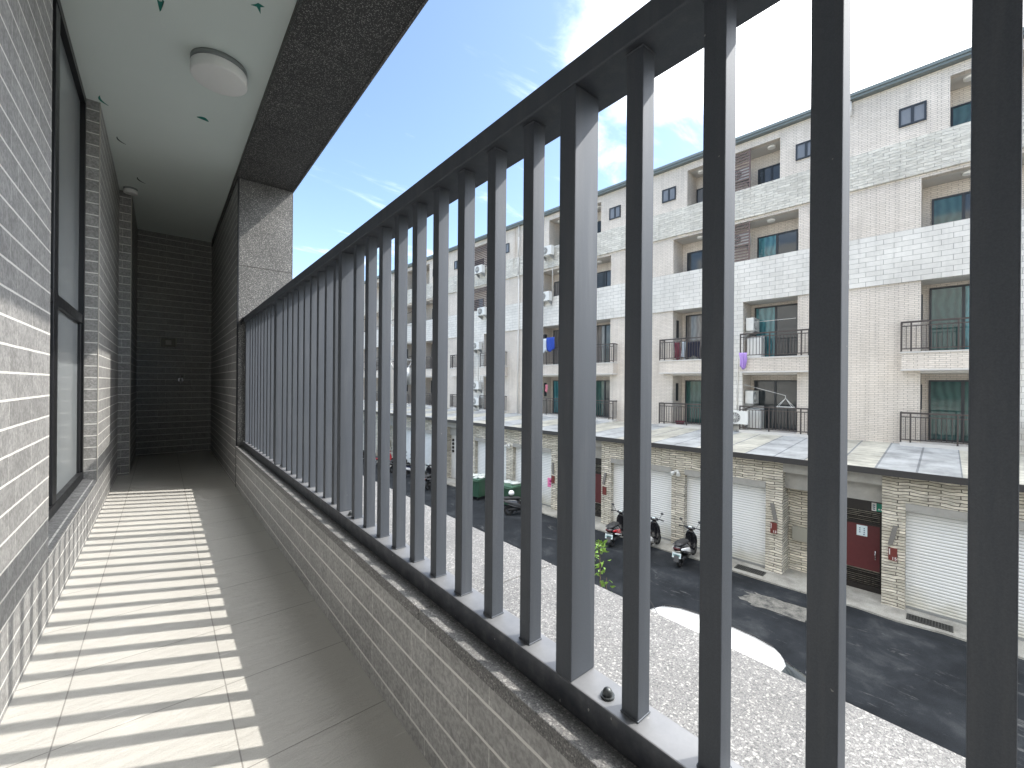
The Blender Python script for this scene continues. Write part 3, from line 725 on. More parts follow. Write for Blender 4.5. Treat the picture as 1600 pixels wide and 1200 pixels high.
# solid southern end (out of the photo; it shades the street)
beige.box(0, 9, S0, A0 - 1.5 * P, 0, Zf['top'])
white.box(-0.06, 0.25, A0 - 1.5 * P, S1, Zf['wb'], Zf['wt'])
stone.box(-0.09, 0.25, A0 - 1.5 * P, S1, Zf['sb'], Zf['stt'])
beige.box(0.26, 9, A0 - 1.5 * P, S1, Zf['wb'] + 0.3, Zf['f2'] + 5.7)      # slab core, hidden
beige.box(DEP, 9, A0 - 1.5 * P, S1, 0, Zf['top'])                        # back walls of every recess
trim.box(-0.22, 0.4, A0 - 1.5 * P, S1, Zf['top'] + 0.003, Zf['top'] + 0.09); trim.box(-0.27, 0.5, A0 - 1.5 * P, S1, Zf['top'] + 0.092, Zf['top'] + 0.20)
trim.box(0.51, 9.2, A0 - 1.5 * P, S1, Zf['top'] + 0.003, Zf['top'] + 0.16)
soffit.box(0.252, 1.04, A0 - 1.5 * P, S1, Zf['r5t'], Zf['top'] - 0.003)
soffit.box(0.252, 1.04, A0 - 1.5 * P, S1, Zf['r4t'], Zf['sb'] - 0.003)
soffit.box(0.252, 1.04, A0 - 1.5 * P, S1, Zf['wb'] - 0.002, Zf['wb'] + 0.45)
soffit.box(0.252, 1.04, A0 - 1.5 * P, S1, Zf['sb'], Zf['sb'] + 0.15)
for k in KS:
    A = A0 + P * k
    for sg in (-1, 1):
        def S(t): return A + sg * t
        def bx(m, n0, n1, t0, t1, z0, z1): m.box(n0, n1, S(t0), S(t1), z0, z1)
        e = 0.0 if sg > 0 else 0.0
        bx(beige, 0, 1.04, T5, HB, Zf['stt'] - 0.05, Zf['r5t'] - 0.002)      # 5F wall
        bx(beige, 0.0, 0.25, 0.0, HB, Zf['r5t'] + 0.001, Zf['top'] - 0.002); bx(beige, 0.0, 0.25, 0.0, HB, Zf['r4t'] + 0.001, Zf['sb'] - 0.002)
        bx(beige, 0, 1.04, T4, HB, Zf['wt'] - 0.05, Zf['r4t'] - 0.002)       # 4F wall
        bx(beige, 0, 1.04, T3b, HB, Zf['aw'] - 0.3, Zf['wb'] - 0.003)        # 3F + 2F wall
        bx(beige, 0, 1.04, 0.30, T3a - 0.001, Zf['aw'] - 0.3, Zf['wb'] - 0.003)
        bx(white, -0.058, -0.001, 0.0, T3a, Zf['aw'] - 0.3, Zf['wb'] - 0.001)
        bx(beige, 0, 1.04, 0.0, 0.30, Zf['aw'] - 0.3, Zf['wb'] - 0.003)
        # balcony slab of the third floor with cap and lip
        bx(beige, -0.42, 1.04, T3a + 0.002, 2.96, Zf['sl_b'] + 0.05, Zf['sl_t'] - 0.05) if False else None
        beige.box(-0.42, -0.001, S(T3a + 0.002), S(2.96), Zf['sl_b'] + 0.052, Zf['sl_t'] - 0.052)
        beige.box(0.0, 1.04, S(T3a + 0.002), S(T3b - 0.002), Zf['sl_b'] + 0.052, Zf['sl_t'] - 0.052)
        inner.box(-0.45, 0.3, S(T3a + 0.001), S(2.99 if False else 2.985), Zf['sl_t'] - 0.05, Zf['sl_t']) if False else None
        soffit.box(-0.45, -0.001, S(T3a + 0.001), S(2.985), Zf['sl_t'] - 0.05, Zf['sl_t'])
        soffit.box(-0.45, -0.001, S(T3a + 0.001), S(2.985), Zf['sl_b'], Zf['sl_b'] + 0.05)
        soffit.box(0.0, 1.04, S(T3a + 0.003), S(T3b - 0.003), Zf['r2t'], Zf['sl_b'] + 0.05)
        soffit.box(0.0, 1.04, S(T3a + 0.003), S(T3b - 0.003), Zf['sl_t'] - 0.05, Zf['sl_t'])
        soffit.box(-0.45, -0.001, S(T3a + 0.001), S(2.985), Zf['f2'] - 0.2, Zf['f2'])
        soffit.box(0.0, 1.04, S(T3a + 0.003), S(T3b - 0.003), Zf['f2'] - 0.2, Zf['f2'])
beige.build('wall', 'beige_tile', ab); white.build('tile_band', 'white_tile', ab); stone.build('stone_band', 'split_stone', ab)
trim.build('roof', 'roof_trim', ab); soffit.build('balcony_slab', 'soffit', ab)

VIS = lambda s: -2.6 < s < 40
def rail_mesh(L, ret):
    """railing along +y from 0 to L at x=0, with a return towards +x at y=L"""
    m = MB(); H = 1.0
    m.box(-0.025, 0.025, -0.02, L + 0.02, H - 0.05, H); m.box(-0.012, 0.012, 0, L, H - 0.17, H - 0.14); m.box(-0.012, 0.012, 0, L, 0.08, 0.11)
    n = int(L / 0.115)
    for i in range(n + 1):
        y = i * L / n; big = i % 9 == 0 or i == n
        hw_, top = (0.022, H - 0.051) if big else (0.009, H - 0.141)
        m.box(-hw_, hw_, y - hw_, y + hw_, 0.001 if big else 0.111, top)
    m.box(0.03, ret, L - 0.02, L + 0.02, H - 0.05, H)
    for i in range(3): m.box(0.10 + i * 0.11, 0.118 + i * 0.11, L - 0.009, L + 0.009, 0.08, H - 0.051)
    return m
RM = rail_mesh(2.38, 0.38)
def lbl(o, l): o['label'] = l; return o
GL = ['glass_dark', 'glass_teal', 'glass_green', 'glass_grey', 'glass_pale']
def door(S_a, S_b, z0, z1, n, gl, gr):
    """sliding door or window, frame then two panes"""
    a, b = min(S_a, S_b), max(S_a, S_b); f = 0.055; mid = (a + b) / 2
    m = MB(); m.box(n - 0.05, n - 0.001, a, a + f, z0, z1).box(n - 0.05, n - 0.001, b - f, b, z0, z1).box(n - 0.05, n - 0.001, a + f, b - f, z1 - f, z1).box(n - 0.05, n - 0.001, a + f, b - f, z0, z0 + f)
    m.box(n - 0.047, n - 0.001, mid - 0.04, mid + 0.04, z0 + f, z1 - f)
    fr = m.build('window', 'frame_dark', ab)
    MB().box(n - 0.018, n - 0.006, a + f, mid - 0.04, z0 + f, z1 - f).build('pane', gr, fr)
    MB().box(n - 0.026, n - 0.012, mid + 0.04, b - f, z0 + f, z1 - f).build('pane', gl, fr)
    return fr
rr = random.Random(3)
KINDS = {}
KINDS[(0, -1)] = {2: ('glass_dark', 'glass_dark'), 3: ('glass_teal', 'glass_dark'), 4: ('glass_teal', 'glass_dark'), 5: ('glass_dark', 'glass_dark')}
KINDS[(0, 1)] = {2: ('glass_green', 'glass_green'), 3: ('glass_grey', 'glass_teal'), 4: ('glass_dark', 'glass_teal'), 5: ('glass_pale', 'glass_dark')}
KINDS[(-1, 1)] = {2: ('glass_green', 'glass_green'), 3: ('glass_green', 'glass_teal'), 4: ('glass_green', 'glass_dark'), 5: ('glass_green', 'glass_dark')}
for k in KS:
    A = A0 + P * k
    for sg in (-1, 1):
        if not VIS(A + sg * 1.5): continue
        def S(t): return A + sg * t
        kd = KINDS.get((k, sg), {})
        for fl_, z0, z1, ta, tb in ((2, Zf['f2'] + 0.002, 5.95, 0.72, 2.34), (3, Zf['sl_t'] + 0.002, 9.13, 0.72, 2.34), (4, 10.0, 12.2, 0.80, 2.30), (5, 13.05, 15.18, 0.80, 1.86)):
            gl, gr = kd.get(fl_, (rr.choice(['glass_dark', 'glass_dark', 'glass_green', 'glass_teal', 'glass_grey']), 'glass_dark'))
            door(S(ta), S(tb), z0, z1, DEP, gl, gr)
        # small window of the fifth floor
        door(S(2.42), S(3.10), 14.57, 15.20, -0.002, 'glass_pale', 'glass_pale')
        # narrow vent window in the side wall of each recess (3F, 2F)
        if sg > 0:
            for zb, zt in ((4.95, 5.8), (8.0, 8.85)):
                MB().box(0.36, 0.58, S(T3b) - 0.03, S(T3b) - 0.001, zb, zt).build('vent_window', 'frame_dark', ab)
        # railings of second and third floor
        for zr in (Zf['f2'] + 0.001, Zf['sl_t'] + 0.001):
            o = bpy.data.objects.new('railing', RM_me) if 'RM_me' in globals() else RM.build('railing', 'rail_brown', ab)
            if 'RM_me' not in globals(): RM_me = o.data
            else: COL.objects.link(o); o.parent = ab
            o.location = (-0.40, S(0.59), zr); o.scale = (1, sg, 1)
        # soffit lamps
        for zl in (Zf['r5t'], Zf['r4t']):
            MB().cyl((0.5, S(1.45), zl - 0.001), (0.5, S(1.45), zl - 0.07), 0.15, 0.14, 20).build('soffit_lamp', 'lamp_white', ab)
    # louvred screens between neighbours (4F, 5F)
    for zb, zt in ((Zf['wt'] + 0.001, Zf['r4t'] - 0.001), (Zf['stt'] + 0.001, Zf['r5t'] - 0.001)):
        m = MB(); z = zb + 0.05
        while z < zt - 0.06: m.box(0.02, 0.05, A - 0.74, A + 0.74, z, z + 0.055); z += 0.125
        m.box(0.01, 0.06, A - 0.79, A - 0.741, zb, zt); m.box(0.01, 0.06, A + 0.741, A + 0.79, zb, zt)
        if -1.6 < A < 40: m.build('louvre_screen', 'louvre_brown', ab)
    # downpipe at the party wall
    sB = A + HB + 0.14
    if VIS(sB):
        m = MB(); m.tube([(-0.12, sB, Zf['top'] - 0.02), (-0.12, sB, Zf['top'] - 0.75), (-0.16, sB, Zf['stt'] - 0.05), (-0.16, sB, Zf['sb']), (-0.1, sB, Zf['sb'] - 0.2), (-0.12, sB, Zf['aw'])] if k > 0 else [(-0.12, sB, Zf['top'] - 0.02), (-0.12, sB, Zf['top'] - 0.55)], 0.045, 10)
        m.build('downpipe', 'pipe_white', ab)

# -- ground floor
gs, lint, fas, elem = MB(), MB(), MB(), None
ZA = 3.40
g0, g1 = AL0 - 1.5 * PL_, AL0 + 4.5 * PL_
gs.box(NL, NL + 0.3, S0, g0 - 0.001, 0, ZA)
for k in KS:
    A = AL0 + PL_ * k
    H = PL_ / 2
    for sg in (-1, 1):
        def S(t): return A + sg * t
        gs.box(NL, NL + 0.35, S(0), S(0.24), 0, 2.76)
        gs.box(NL, NL + 0.75, S(2.75), S(3.20), 0, 2.76)
        gs.box(NL, NL + 0.75, S(0), S(3.20), 2.761, ZA)
        gs.box(NL + 0.70, NL + 1.1, S(3.201), S(H), 0, ZA - 0.3)
        if VIS(A + sg * 1.5): MB().box(NL - 0.025, NL + 0.18, S(0.241), S(2.749), 2.575, 2.755).build('lintel', 'grey_concrete', ab)
        if VIS(A + sg * 1.5) or VIS(A):
            sh = MB().box(NL + 0.19, NL + 0.23, S(0.242), S(2.748), 0.05, 2.60).build('roller_shutter', 'shutter', ab)
            MB().box(NL + 0.165, NL + 0.189, S(0.245), S(2.745), 0.05, 0.115).box(NL + 0.155, NL + 0.188, S(1.45), S(1.57), 0.13, 0.16).build('bottom_bar', 'galv', sh)
gs.build('stone_wall', 'ledge_stone', ab)
for k in KS[:-1]:
    B = AL0 + PL_ * (k + 0.5); h_ = PL_ / 2 - 3.202
    MB().prism([(NL + 0.004, 3.13), (NL + 0.25, 3.13), (NL + 0.25, 2.62), (NL + 0.69, 2.62), (NL + 0.69, ZA - 0.003), (NL + 0.004, ZA - 0.003)], 'y', B - h_, B + h_).build('entrance_fascia', 'grey_concrete', ab)
aw = MB(); aw.prism([(NL - 0.22, 3.56), (0.0, 3.78), (0.0, 3.72), (NL - 0.22, 3.50)], 'y', S0, g1); aw.build('awning_roof', 'awning_sheet', ab)
MB().box(NL - 0.30, NL - 0.222, S0, g1, 3.44, 3.60).build('gutter', 'gutter_black', ab)
sf = MB().box(NL + 0.01, -0.01, S0, g1, ZA + 0.002, ZA + 0.04); sf.build('awning_soffit', 'grey_concrete', ab)
# entrance doors
for k in KS[:-1]:
    B = AL0 + PL_ * (k + 0.5)
    if not VIS(B): continue
    a, b, n = B - 1.10, B + 0.02, NL + 0.70
    m = MB(); m.box(n - 0.08, n - 0.002, a, a + 0.07, 0.05, 2.615).box(n - 0.08, n - 0.002, b - 0.07, b, 0.05, 2.615).box(n - 0.08, n - 0.002, a + 0.07, b - 0.07, 2.25, 2.615)
    m.box(n - 0.07, n - 0.002, a + 0.07, b - 0.07, 1.86, 1.93); m.box(n - 0.10, n - 0.002, a, b, 0.046, 0.2)
    dr = m.build('door', 'door_black', ab, 0.004)
    MB().box(n - 0.055, n - 0.01, a + 0.07, b - 0.07, 0.62, 1.858).build('leaf', 'door_red', dr, 0.004)
    m = MB()
    for i in range(6): m.box(n - 0.06, n - 0.02, a + 0.07, b - 0.07, 1.945 + i * 0.05, 1.972 + i * 0.05)
    m.build('transom_slats', 'door_black', dr); m = MB()
    for i in range(7): m.box(n - 0.06, n - 0.02, a + 0.07, b - 0.07, 0.225 + i * 0.055, 0.255 + i * 0.055)
    m.build('vent_slats', 'door_black', dr)
    m = MB(); m.tube([(n - 0.055, a + 0.16, 0.95), (n - 0.10, a + 0.16, 0.97), (n - 0.10, a + 0.16, 1.17), (n - 0.055, a + 0.16, 1.19)], 0.012); m.build('handle', 'chrome', dr)
    MB().box(n - 0.14, n - 0.001, B + 0.55, B + 1.0, 1.0, 1.42).build('letter_box', 'steel_box', ab, 0.01)
def sheet(name, label, cat, n, s, z, w, h, mat, group=None):
    r = froot(name, label, cat, n, s, z, group); MB().box(-0.012, -0.001, -w / 2, w / 2, -h / 2, h / 2).build('sheet', mat, r); return r
TM = Matrix(((0, 0, -1, 0), (-1, 0, 0, 0), (0, 1, 0, 0), (0, 0, 0, 1)))    # text plane -> wall plane facing us
# green number plate over the red door, paper on the door
g = froot('house_number_plate', 'green and white house number plate above the dark red door', 'number plate', NL + 0.62, 1.27, 2.40)
MB().box(-0.012, -0.001, -0.14, 0.04, -0.11, 0.11).build('green_field', 'sign_green', g); MB().box(-0.012, -0.001, 0.041, 0.14, -0.11, 0.11).build('white_field', 'paper_white', g)
MB().box(-0.014, -0.0125, -0.09, -0.05, -0.07, -0.03).box(-0.014, -0.0125, -0.03, 0.0, -0.07, -0.03).build('digits', 'paper_white', g)
m = MB()
for i in range(3): m.box(-0.014, -0.0125, 0.065, 0.12, -0.075 + i * 0.055, -0.045 + i * 0.055)
m.build('characters', 'ink_blue', g)
g = sheet('notice', 'pale blue paper with blue squares on the dark red door', 'notice', NL + 0.643, 1.615, 1.68, 0.23, 0.29, 'paper')
m = MB()
for c in (-0.05, 0.045):
    for i in range(3): m.box(-0.0145, -0.0125, c - 0.014, c + 0.014, 0.05 - i * 0.055, 0.078 - i * 0.055)
m.box(-0.0145, -0.0125, -0.06, -0.03, -0.115, -0.085); m.build('print', 'ink_blue', g)
g = sheet('notice', 'bright pink notice stuck to a white shutter beside the bins', 'notice', NL + 0.188, 12.68, 1.16, 0.34, 0.42, 'pink_paper')
MB().box(-0.0145, -0.0125, -0.06, 0.05, 0.02, 0.12).box(-0.0145, -0.0125, -0.08, 0.08, -0.09, -0.05).build('print', 'magenta_ink', g)
def plate(s, num, where, tilt):
    g = froot('number_board', f'dark red board{" numbered " + num if num else ""} on the stone pier {where}', 'sign', NL - 0.002, s, 1.40, 'red boards on the stone piers')
    MB().box(-0.05, 0.0, -0.085, 0.085, -0.16, 0.16).build('board', 'sign_red', g, 0.004)
    if num:
        text_mesh(num, 0.105, 'digits', 'paper_white', g, Matrix.Translation((-0.052, -0.03, -0.10)) @ TM, 0.001)
        m = MB()
        for i in range(7): m.box(-0.053, -0.0505, 0.05, 0.07, -0.01 + i * 0.022, 0.005 + i * 0.022)
        m.build('small_print', 'paper_white', g)
    b = froot('metal_bar', f'grey slanted metal bar on the pier {where}', 'metal bar', NL - 0.002, s, 1.62, 'slanted bars above the red boards')
    MB().prism([(-0.05 - tilt, 0.02), (0.05 - tilt, 0.02), (0.05 + tilt, 0.52), (-0.05 + tilt, 0.52)], 'x', -0.05, 0.0).build('bar', 'bracket_grey', b, 0.003)
plate(3.61, '13', 'left of the entrance recess', 0.045)
plate(0.93, '15', 'right of the dark red door', -0.05)
plate(9.62, '', 'behind the red and white scooter', -0.05)
plate(12.35, '', 'beside the pink notice', 0.02)
# twin floodlights on mid piers
def flood(s, label):
    g = froot('floodlight', label, 'floodlight', NL - 0.002, s, 2.66, 'twin floodlights on the piers')
    MB().box(-0.06, 0.0, -0.05, 0.05, -0.04, 0.04).build('mount', 'ac_white', g)
    for q in (-0.13, 0.13):
        MB().cyl((-0.05, q * 0.4, 0.0), (-0.20, q, -0.09), 0.025, 0.075, 14).build('lamp_head', 'ac_white', g)
flood(6.62, 'white twin floodlight on the pier between scooters and shutters')
flood(15.22, 'white twin floodlight on the pier above the green bins')
# meter panel in the far entrance
g = froot('meter_panel', 'cream cabinet with four round electricity meters in the far entrance', 'meter panel', NL + 0.66, 20.42, 0.05)
MB().box(-0.30, 0.0, -0.30, 0.30, 0.0, 2.62).build('cabinet', 'pipe_white', g, 0.01)
for i in range(4):
    MB().cyl((-0.302, 0.02, 1.62 + i * 0.22), (-0.36, 0.02, 1.62 + i * 0.22), 0.085, 0.08, 18).build('meter', 'black_gloss', g)
MB().box(-0.31, -0.301, -0.26, 0.26, 0.02, 0.62).build('lower_door', 'soffit', g)

# -- air conditioners
def aircon(kind_loc, label, first=[]):
    n, s, z, rz = kind_loc
    if not first:
        g = froot('air_conditioner', label, 'air conditioner', n, s, z, 'outdoor air-conditioning units across the street', rz)
        MB().box(-0.30, 0.0, -0.40, 0.40, 0.0, 0.55).build('casing', 'ac_white', g, 0.012)
        m = MB(); m.cyl((-0.301, 0.10, 0.275), (-0.312, 0.10, 0.275), 0.215, 0.215, 24); f = m.build('fan_grille', 'ac_grille', g)
        m = MB()
        for q in (0.07, 0.13, 0.19): m.torus((-0.316, 0.10, 0.275), (1, 0, 0), q, 0.006, 24, 5)
        for i in range(6):
            a = math.pi * i / 6; m.cyl((-0.316, 0.10 - 0.2 * math.cos(a), 0.275 - 0.2 * math.sin(a)), (-0.316, 0.10 + 0.2 * math.cos(a), 0.275 + 0.2 * math.sin(a)), 0.005, None, 5)
        m.build('guard', 'ac_white', f)
        m = MB()
        for q in (-0.30, 0.30):
            m.box(-0.32, 0.10, q - 0.02, q + 0.02, -0.045, -0.002); m.prism([(-0.30, -0.05), (0.10, -0.05), (0.10, -0.26)], 'y', q - 0.012, q + 0.012)
        m.build('bracket', 'galv', g); first.append(g); return g
    return dup(first[0], W(n, s, z), FA + rz, label)
acs = [((-0.25, 16.75, 13.45, 0), 'white air conditioner on the split-stone band of the fifth floor'),
       ((-0.25, 23.15, 13.55, 0), 'air conditioner below the roof, topmost of the far stacked units'),
       ((-0.17, 22.9, 10.55, 0), 'air conditioner on the far white band under a dark grille'),
       ((-0.17, 23.5, 8.15, 0), 'air conditioner on the far white column at third-floor height'),
       ((-0.17, 23.5, 5.30, 0), 'air conditioner on the far white column just above the lowest one'),
       ((-0.17, 23.5, 4.16, 0), 'lowest air conditioner of the far white column standing by the awning'),
       ((-0.17, 6.08, 4.10, 0), 'air conditioner at the foot of the white column beside a balcony railing'),
       ((-0.17, 16.95, 10.75, 0), 'air conditioner on the white band above the blue laundry'),
       ((0.55, A0 - 0.62, 8.05, R(90)), 'air conditioner hung inside the balcony with teal curtains'),
       ((0.55, A0 - 0.62, 4.95, R(90)), 'air conditioner hung inside the balcony over the drying rack'),
       ((0.45, A0 - 0.30, 11.75, 0), 'air conditioner behind the lower brown louvre screen'),
       ((0.45, A0 - 0.30, 14.55, 0), 'air conditioner behind the upper brown louvre screen'),
       ((-0.20, -2.05, 4.12, 0), 'air conditioner at the far right edge of the photo by the awning')]
for loc, lab in acs: aircon(loc, lab)

# -- laundry
def cloth(name, label, n, s, z, w, h, mat, cat='laundry', seed=0, group='laundry on the balconies across the street', taper=0.0):
    q = random.Random(seed); ph = q.uniform(0, 6); o = froot(name, label, cat, n, s, z, group)
    nx, ny = 14, 8; vs = []
    for j in range(ny + 1):
        for i in range(nx + 1):
            u = i / nx - 0.5; v = j / ny
            vs.append((0.035 * math.sin(u * 19 + ph) * (0.3 + v) + 0.02 * math.sin(u * 7 + 3 * v), u * w * (1 - taper * v) + 0.02 * math.sin(5 * v + ph), -v * h * (1 + 0.10 * math.sin(u * 6 + ph))))
    fs = [(j * (nx + 1) + i, j * (nx + 1) + i + 1, (j + 1) * (nx + 1) + i + 1, (j + 1) * (nx + 1) + i) for j in range(ny) for i in range(nx)]
    m = MB(); m.smooth = True; m.add(vs, fs); m.build('fabric', mat, o, solid=0.014); return o
cloth('shirt', 'bright blue shirt hanging over the third-floor balcony', -0.47, 16.38, 8.5, 0.62, 0.78, 'cloth_blue', seed=1)
cloth('shirt', 'pale blue shirt hanging beside the bright blue one', -0.47, 16.86, 8.45, 0.30, 0.80, 'cloth_pale', seed=2)
cloth('shirt', 'black shirt hanging left of the blue laundry', -0.2, 17.35, 8.75, 0.62, 0.80, 'cloth_black', seed=3)
cloth('trousers', 'maroon trousers on the third-floor railing between dark garments', -0.30, 8.72, 7.70, 0.26, 0.78, 'cloth_maroon', seed=4)
cloth('shirt', 'pale shirt hanging between maroon and navy garments', -0.30, 8.46, 7.72, 0.16, 0.75, 'cloth_pale', seed=5)
cloth('trousers', 'navy trousers hanging right of the maroon ones', -0.30, 8.02, 7.70, 0.58, 0.72, 'cloth_navy', seed=6)
cloth('towel', 'purple towel drooping from the balcony slab by the white column', -0.49, 5.86, 7.08, 0.30, 0.64, 'cloth_purple', 'towel', 7, taper=0.25)
cloth('towel', 'green cloth hanging inside a second-floor balcony', -0.05, 17.42, 5.6, 0.24, 0.46, 'cloth_green', 'towel', 8, taper=0.5)
cloth('towel', 'pink cloth beside the green one on a second-floor balcony', -0.05, 17.05, 5.68, 0.20, 0.44, 'cloth_pink', 'towel', 9, taper=0.3)
# drying rack on a line, second floor
g = froot('drying_rack', 'white clothes hanger rack dangling from a line on the lower balcony', 'drying rack', -0.15, 4.42, 4.86)
m = MB(); m.box(-0.18, 0.18, -0.28, 0.28, 0.0, 0.03); m.build('grid', 'ac_white', g)
m = MB()
for a in ((-0.16, -0.26), (0.16, -0.26), (0.16, 0.26), (-0.16, 0.26)): m.cyl((a[0], a[1], 0.03), (0, 0, 0.36), 0.008, None, 6)
m.cyl((0, 0, 0.36), (0, 0, 0.46), 0.008, None, 6); m.build('hanger', 'ac_white', g)
g = froot('clothes_line', 'thin white clothes line sloping across the lower balcony', 'clothes line', -0.15, 5.9, 5.75)
MB().cyl((0, 0, 0), (0, -1.48, -0.42), 0.008, None, 6).build('rope', 'ac_white', g)
g = froot('clothes_line', 'thin pale clothes line across the balcony with teal curtains', 'clothes line', -0.12, 5.95, 8.35)
MB().cyl((0, 0, 0), (0, -1.85, 0.02), 0.007, None, 6).build('rope', 'ac_white', g)

# things standing on the balconies
def washer(s, z, label):
    g = froot('washing_machine', label, 'washing machine', 0.45, s, z, 'washing machines on the balconies across the street')
    MB().box(-0.27, 0.27, -0.27, 0.27, 0.03, 0.84).build('cabinet', 'ac_white', g, 0.02)
    MB().box(-0.25, 0.12, -0.25, 0.25, 0.842, 0.87).build('lid', 'galv', g, 0.008)
    MB().prism([(0.13, 0.842), (0.27, 0.842), (0.27, 0.98), (0.20, 0.98)], 'y', -0.26, 0.26).build('control_panel', 'ac_white', g, 0.006)
washer(5.66, Zf['sl_t'] + 0.002, 'white washing machine behind the railing of the balcony with teal curtains')
washer(5.66, Zf['f2'] + 0.002, 'white washing machine behind the lower railing near the drying rack')
g = froot('basin', 'dark red plastic basin on the floor of a second-floor balcony', 'basin', 0.05, 8.75, Zf['f2'] + 0.002)
m = MB(); m.loft([[(q * math.cos(2 * math.pi * i / 20), q * math.sin(2 * math.pi * i / 20), z) for i in range(20)] for q, z in ((0.17, 0.0), (0.22, 0.14), (0.235, 0.145), (0.21, 0.135), (0.16, 0.02))]); m.build('bowl', 'cloth_maroon', g)
for s_, z0_, z1_ in ((23.35, 4.75, 8.1), (23.62, 5.9, 8.1), (16.62, 11.35, 13.4), (6.20, 4.66, 6.9)):
    m = MB(); m.tube([(-0.075, s_, z1_), (-0.075, s_, z0_)], 0.022, 8); m.build('conduit', 'pipe_white', ab)
# ================================================================ VEHICLES
def wheel(root, x, R0, w, mat_rim='dark_grey_plastic'):
    t = MB().torus((x, 0, R0), (0, 1, 0), R0 - w * 0.5, w * 0.5, 28, 10)
    wh = t.build('wheel', 'rubber', root)
    r = MB(); r.torus((x, 0, R0), (0, 1, 0), R0 - w, 0.014, 24, 6); r.cyl((x, -0.05, R0), (x, 0.05, R0), 0.04, None, 12)
    for i in range(5):
        a = 2 * math.pi * i / 5; r.cyl((x + 0.03 * math.cos(a), 0, R0 + 0.03 * math.sin(a)), (x + (R0 - w) * math.cos(a), 0, R0 + (R0 - w) * math.sin(a)), 0.013, None, 6)
    r.build('rim', mat_rim, wh); return wh
def scooter(label, loc, rz, body, panel, lower, plate_on=True, mirrors=True):
    g = thing('scooter', label, 'scooter', loc, rz, 'scooters parked along the shutters')
    wheel(g, 0.0, 0.225, 0.10); wheel(g, 1.24, 0.225, 0.09)
    # tail body and side panels
    MB().oval([(-0.33, 0, 0.66, 0.05, 0.035), (-0.25, 0, 0.655, 0.12, 0.07), (0.0, 0, 0.61, 0.165, 0.12), (0.25, 0, 0.54, 0.17, 0.17), (0.45, 0, 0.46, 0.155, 0.20), (0.54, 0, 0.42, 0.13, 0.17)]).build('tail_body', body, g)
    for sg in (-1, 1):
        m = MB(); m.oval([(-0.24, sg * 0.125, 0.635, 0.02, 0.03), (0.0, sg * 0.165, 0.585, 0.022, 0.055), (0.28, sg * 0.175, 0.50, 0.022, 0.085), (0.50, sg * 0.155, 0.40, 0.018, 0.06)], 10); m.build('side_panel', panel, g)
        m = MB(); m.oval([(-0.10, sg * 0.155, 0.515, 0.018, 0.02), (0.15, sg * 0.182, 0.43, 0.02, 0.03), (0.5, sg * 0.165, 0.315, 0.018, 0.025)], 10); m.build('lower_trim', lower, g)
    MB().oval([(-0.27, 0, 0.735, 0.06, 0.02), (-0.15, 0, 0.755, 0.135, 0.05), (0.08, 0, 0.765, 0.145, 0.055), (0.22, 0, 0.745, 0.135, 0.05), (0.42, 0, 0.725, 0.115, 0.055), (0.52, 0, 0.70, 0.07, 0.04)], 16).build('seat', 'black_plastic', g)
    MB().tube([(-0.10, 0.12, 0.78), (-0.34, 0.10, 0.79), (-0.38, 0.0, 0.79), (-0.34, -0.10, 0.79), (-0.10, -0.12, 0.78)], 0.012).build('grab_rail', 'dark_grey_plastic', g)
    MB().oval([(-0.345, 0, 0.655, 0.08, 0.03), (-0.30, 0, 0.655, 0.115, 0.04)], 12).build('tail_light', 'tail_red', g)
    # engine, floor board, leg shield, steering
    MB().oval([(-0.05, -0.07, 0.26, 0.06, 0.07), (0.25, -0.05, 0.28, 0.09, 0.10), (0.5, 0, 0.27, 0.11, 0.09)], 12).build('engine', 'black_plastic', g)
    MB().oval([(-0.17, 0.15, 0.29, 0.045, 0.055), (0.12, 0.155, 0.26, 0.052, 0.062), (0.30, 0.13, 0.22, 0.02, 0.02)], 12).build('exhaust', 'dark_grey_plastic', g)
    MB().oval([(0.46, 0, 0.285, 0.15, 0.045), (0.65, 0, 0.275, 0.165, 0.045), (0.86, 0, 0.29, 0.16, 0.05)], 12).build('floor_board', 'black_plastic', g)
    rings = []
    for x, z, hw_, th in ((0.84, 0.28, 0.15, 0.05), (0.95, 0.42, 0.185, 0.055), (0.985, 0.58, 0.20, 0.06), (0.965, 0.74, 0.185, 0.06), (0.93, 0.87, 0.12, 0.05), (0.915, 0.93, 0.07, 0.04)):
        rings.append([(x + th * math.cos(2 * math.pi * i / 14), hw_ * math.copysign(abs(math.sin(2 * math.pi * i / 14)) ** 0.8, math.sin(2 * math.pi * i / 14)), z + 0.15 * th * math.cos(2 * math.pi * i / 14)) for i in range(14)])
    MB().loft(rings).build('leg_shield', body, g)
    MB().oval([(0.98, 0, 0.50, 0.12, 0.20), (1.08, 0, 0.56, 0.12, 0.17), (1.16, 0, 0.60, 0.08, 0.10)], 14).build('front_cowl', body, g)
    MB().cyl((1.24, 0.075, 0.225), (1.03, 0.06, 0.62), 0.022).cyl((1.24, -0.075, 0.225), (1.03, -0.06, 0.62), 0.022).build('fork', 'dark_grey_plastic', g)
    MB().oval([(1.02, 0, 0.42, 0.05, 0.02), (1.15, 0, 0.475, 0.07, 0.025), (1.30, 0, 0.47, 0.07, 0.03), (1.44, 0, 0.38, 0.05, 0.025)], 12).build('front_fender', body, g)
    MB().oval([(0.80, 0, 1.0, 0.06, 0.03), (0.87, 0, 1.01, 0.16, 0.05), (0.96, 0, 0.99, 0.15, 0.06), (1.04, 0, 0.96, 0.08, 0.05)], 14).build('handlebar_cover', body, g)
    MB().blob((0.86, 0, 1.052), 0.045, 0.065, 0.016).build('dashboard', 'plate', g)
    m = MB()
